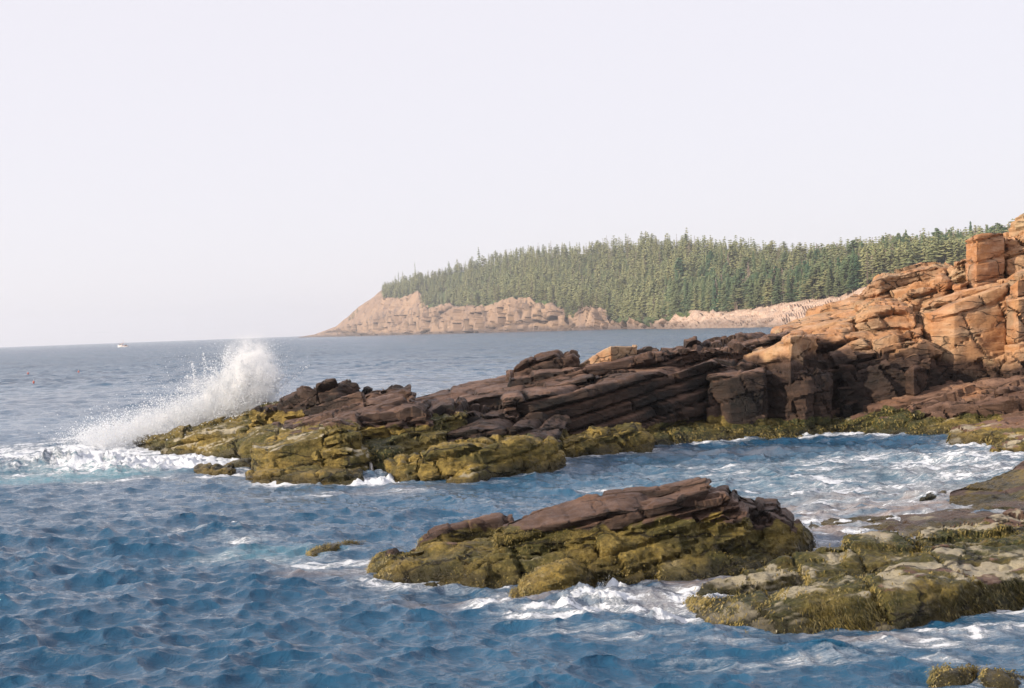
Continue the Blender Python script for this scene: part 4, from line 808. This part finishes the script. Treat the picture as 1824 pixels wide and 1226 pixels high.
def mist():
    V = []; F = []; n = 0
    m = bpy.data.materials.new('spray_mist'); m.use_nodes = True; t = m.node_tree; t.nodes.clear()
    o = t.nodes.new('ShaderNodeOutputMaterial'); v = t.nodes.new('ShaderNodeVolumePrincipled'); t.links.new(v.outputs[0], o.inputs['Volume'])
    v.inputs['Color'].default_value = (1, 1, 1, 1); v.inputs['Anisotropy'].default_value = 0.2
    g = t.nodes.new('ShaderNodeNewGeometry'); tot = None
    def M(op, a, b):
        q = t.nodes.new('ShaderNodeMath'); q.operation = op
        for i, x in enumerate((a, b)):
            if isinstance(x, (int, float)): q.inputs[i].default_value = x
            else: t.links.new(x, q.inputs[i])
        return q.outputs[0]
    lo = np.array([1e9]*3); hi = -lo
    for px, py, rx, ry, k in ((436, 702, 1.45, 1.4, 10), (452, 672, 1.25, 1.35, 6.5), (405, 722, 1.5, .9, 6), (345, 742, 1.5, .85, 4.0), (275, 760, 1.5, .85, 2.6), (200, 775, 1.5, .7, 1.5), (445, 640, 1.3, 1.2, 1.6), (375, 700, 1.3, .9, .9)):
        c = P(px, py, 53.4); lo = np.minimum(lo, c-np.array([rx, .9, ry])); hi = np.maximum(hi, c+np.array([rx, .9, ry]))
        mp = t.nodes.new('ShaderNodeVectorMath'); mp.operation = 'SUBTRACT'; t.links.new(g.outputs['Position'], mp.inputs[0]); mp.inputs[1].default_value = tuple(c)
        mq = t.nodes.new('ShaderNodeVectorMath'); mq.operation = 'MULTIPLY'; t.links.new(mp.outputs[0], mq.inputs[0]); mq.inputs[1].default_value = (1/rx, 1/.9, 1/ry)
        l = t.nodes.new('ShaderNodeVectorMath'); l.operation = 'LENGTH'; t.links.new(mq.outputs[0], l.inputs[0])
        f = t.nodes.new('ShaderNodeMapRange'); f.interpolation_type = 'SMOOTHSTEP'; t.links.new(l.outputs['Value'], f.inputs[0]); f.inputs[1].default_value = 1.0; f.inputs[2].default_value = 0.1; f.inputs[3].default_value = 0; f.inputs[4].default_value = k
        tot = f.outputs[0] if tot is None else M('ADD', tot, f.outputs[0])
    nz = t.nodes.new('ShaderNodeTexNoise'); t.links.new(g.outputs['Position'], nz.inputs['Vector']); nz.inputs['Scale'].default_value = 2.2; nz.inputs['Detail'].default_value = 5; nz.inputs['Roughness'].default_value = .7
    f = t.nodes.new('ShaderNodeMapRange'); f.interpolation_type = 'SMOOTHSTEP'; t.links.new(nz.outputs['Fac'], f.inputs[0]); f.inputs[1].default_value = .41; f.inputs[2].default_value = .60; f.inputs[3].default_value = 0.0; f.inputs[4].default_value = 1.6
    t.links.new(M('MULTIPLY', tot, f.outputs[0]), v.inputs['Density'])
    V = [(x, y, z) for z in (lo[2], hi[2]) for x, y in ((lo[0], lo[1]), (hi[0], lo[1]), (hi[0], hi[1]), (lo[0], hi[1]))]
    me = make_mesh('spray_mist', V, [(0, 3, 2, 1), (4, 5, 6, 7), (0, 1, 5, 4), (1, 2, 6, 5), (2, 3, 7, 6), (3, 0, 4, 7)], None, False, None, (m,))
    add('spray_mist', me, 'soft white mist hanging in the breaking wave behind the ledge tip', 'mist', kind='stuff')
mist()
def waterfall(px, y0, y1, D, w, label):
    n = 14; V = []
    for k in range(n):
        u = k/(n-1); c = P(px+9*u, y0+(y1-y0)*u, D-.5*math.sqrt(u))
        for s_ in np.linspace(-1, 1, 7): V.append(c+np.array([s_*w*(.6+.5*u), -.05*(1-s_*s_)+.02*math.sin(9*s_+6*u), .01*math.sin(11*s_)]))
    t = NT('falling_water'); nz = t.noise(t.pos((14, 3, 1.2)), 1.2, 5, .7)
    t.l(t.mix(t.ramp(nz, .4, .6), (.25, .2, .12), (.75, .74, .74)), t.bs.inputs['Base Color']); t.bs.inputs['Roughness'].default_value = .3
    me = make_mesh('waterfall', V, grid_faces(n, 7, False), None, True, None, (t.m,))
    o = add('waterfall', me, label, 'waterfall'); md = o.modifiers.new('thickness', 'SOLIDIFY'); md.thickness = .03
waterfall(656, 810, 850, 41.0, .045, 'thin white waterfall running down right of the square cut block')
#waterfall(474, 808, 848, 40.45, .045, 'thin run of water over the left corner of the square cut block')

# ------------------------------------------------------------------ boat and lobster buoys
def prism(name, rings, mat, parent, closed=True):
    V = [v for r_ in rings for v in r_]; n = len(rings[0]); F = list(map(tuple, grid_faces(len(rings), n, closed)))
    me = bpy.data.meshes.new(name); me.from_pydata([tuple(v) for v in V], [], [tuple(int(i) for i in f) for f in F]+[tuple(range(n))[::-1], tuple(range(len(V)-n, len(V)))]); me.materials.append(mat)
    return add(name, me, parent=parent)
def boat():
    c = PW(219, 618.5); e = add('fishing_boat', None, 'small white and orange fishing boat far out near the horizon', 'boat'); e.location = (c[0], c[1], .1); e.rotation_euler = (0, 0, rad(180-8)); e.scale = (.85, .85, .85)
    mw = mat_plain('boat_white', (.85, .82, .8), .5); mo = mat_plain('boat_orange', (.65, .25, .14), .5); md = mat_plain('boat_dark', (.04, .035, .04), .6)
    L = []
    for s_, b, k in ((-4.8, 1.35, 0), (-2, 1.6, .05), (1.5, 1.5, .25), (3.6, .9, .6), (4.9, .05, 1.0)):
        L.append([(s_, -b, 1.0+k), (s_, -b*.8, -.3), (s_, 0, -.6), (s_, b*.8, -.3), (s_, b, 1.0+k)])
    prism('hull', L, mw, e)
    prism('stripe', [[(s_, -b-.03, .75+k), (s_, -b-.03, .95+k), (s_, b+.03, .95+k), (s_, b+.03, .75+k)] for s_, b, k in ((-4.82, 1.36, 0), (-2, 1.62, .05), (1.5, 1.52, .25), (3.6, .93, .6))], mo, e)
    cb = prism('cabin', [[(x_, -1.1, 1.0), (x_, -1.05, 2.9), (x_, 1.05, 2.9), (x_, 1.1, 1.0)] for x_ in (.4, 2.6)], mw, e)
    prism('window', [[(x_, -1.14, 2.0), (x_, -1.12, 2.6), (x_, 1.12, 2.6), (x_, 1.14, 2.0)] for x_ in (.7, 2.66)], md, cb)
    prism('roof', [[(x_, -1.3, 2.95), (x_, -1.3, 3.1), (x_, 1.3, 3.1), (x_, 1.3, 2.95)] for x_ in (-.4, 2.9)], mo, e)
    prism('mast', [[(x_, -.06, z), (x_+.12, -.06, z), (x_+.12, .06, z), (x_, .06, z)] for x_, z in ((-.2, 3.0), (-.9, 6.0))], mo, e)
    prism('boom', [[(x_, -.05, z), (x_+.1, -.05, z), (x_+.1, .05, z), (x_, .05, z)] for x_, z in ((-.3, 3.2), (-3.4, 4.4))], mo, e)
    prism('trap_stack', [[(x_, -.8, .9), (x_, -.75, 1.9), (x_, .8, 1.85), (x_, .8, .9)] for x_ in (-3.4, -2.0)], md, e)
boat()
for px, py, lab in ((60, 683, 'faint red lobster buoy, nearest of the three at the left'), (140, 664, 'faint orange lobster buoy, rightmost of the three at the left'), (50, 667, 'faint orange lobster buoy, farthest of the three at the left')):
    c = PW(px, py); e = add('buoy', None, lab, 'buoy', 'lobster buoys floating at the left'); e.location = (c[0], c[1], .05); e.rotation_euler = (.2, .1, 0)
    mr = mat_plain('buoy_red', (.6, .13, .08), .5); s_ = .22 if py > 680 else .24
    prism('float', [[(r_*s_*math.cos(a), r_*s_*math.sin(a), z*s_) for a in np.linspace(0, 6.283, 9)[:-1]] for r_, z in ((.1, -.5), (.42, -.2), (.5, .3), (.35, .8), (.1, 1.0))], mr, e)
    prism('stick', [[(.05*s_*math.cos(a), .05*s_*math.sin(a), z*s_) for a in np.linspace(0, 6.283, 7)[:-1]] for z in (.9, 1.8)], mat_plain('buoy_stick', (.7, .65, .6)), e)

# ------------------------------------------------------------------ sea haze
def haze():
    x, y0, y1, z0, z1 = 6800, -60, 6900, -9.5, 130
    V = [(-x, y0, z0), (x, y0, z0), (x, y1, z0), (-x, y1, z0), (-x, y0, z1), (x, y0, z1), (x, y1, z1), (-x, y1, z1)]
    F = [(0, 3, 2, 1), (4, 5, 6, 7), (0, 1, 5, 4), (1, 2, 6, 5), (2, 3, 7, 6), (3, 0, 4, 7)]
    m = bpy.data.materials.new('haze'); m.use_nodes = True; t = m.node_tree; t.nodes.clear()
    o = t.nodes.new('ShaderNodeOutputMaterial'); v = t.nodes.new('ShaderNodeVolumePrincipled'); t.links.new(v.outputs[0], o.inputs['Volume'])
    v.inputs['Color'].default_value = (.90, .93, 1, 1); v.inputs['Density'].default_value = 0.00015; v.inputs['Anisotropy'].default_value = 0.3
    me = make_mesh('haze', V, F, None, False, None, (m,))
    add('haze', me, kind='stuff')
haze()
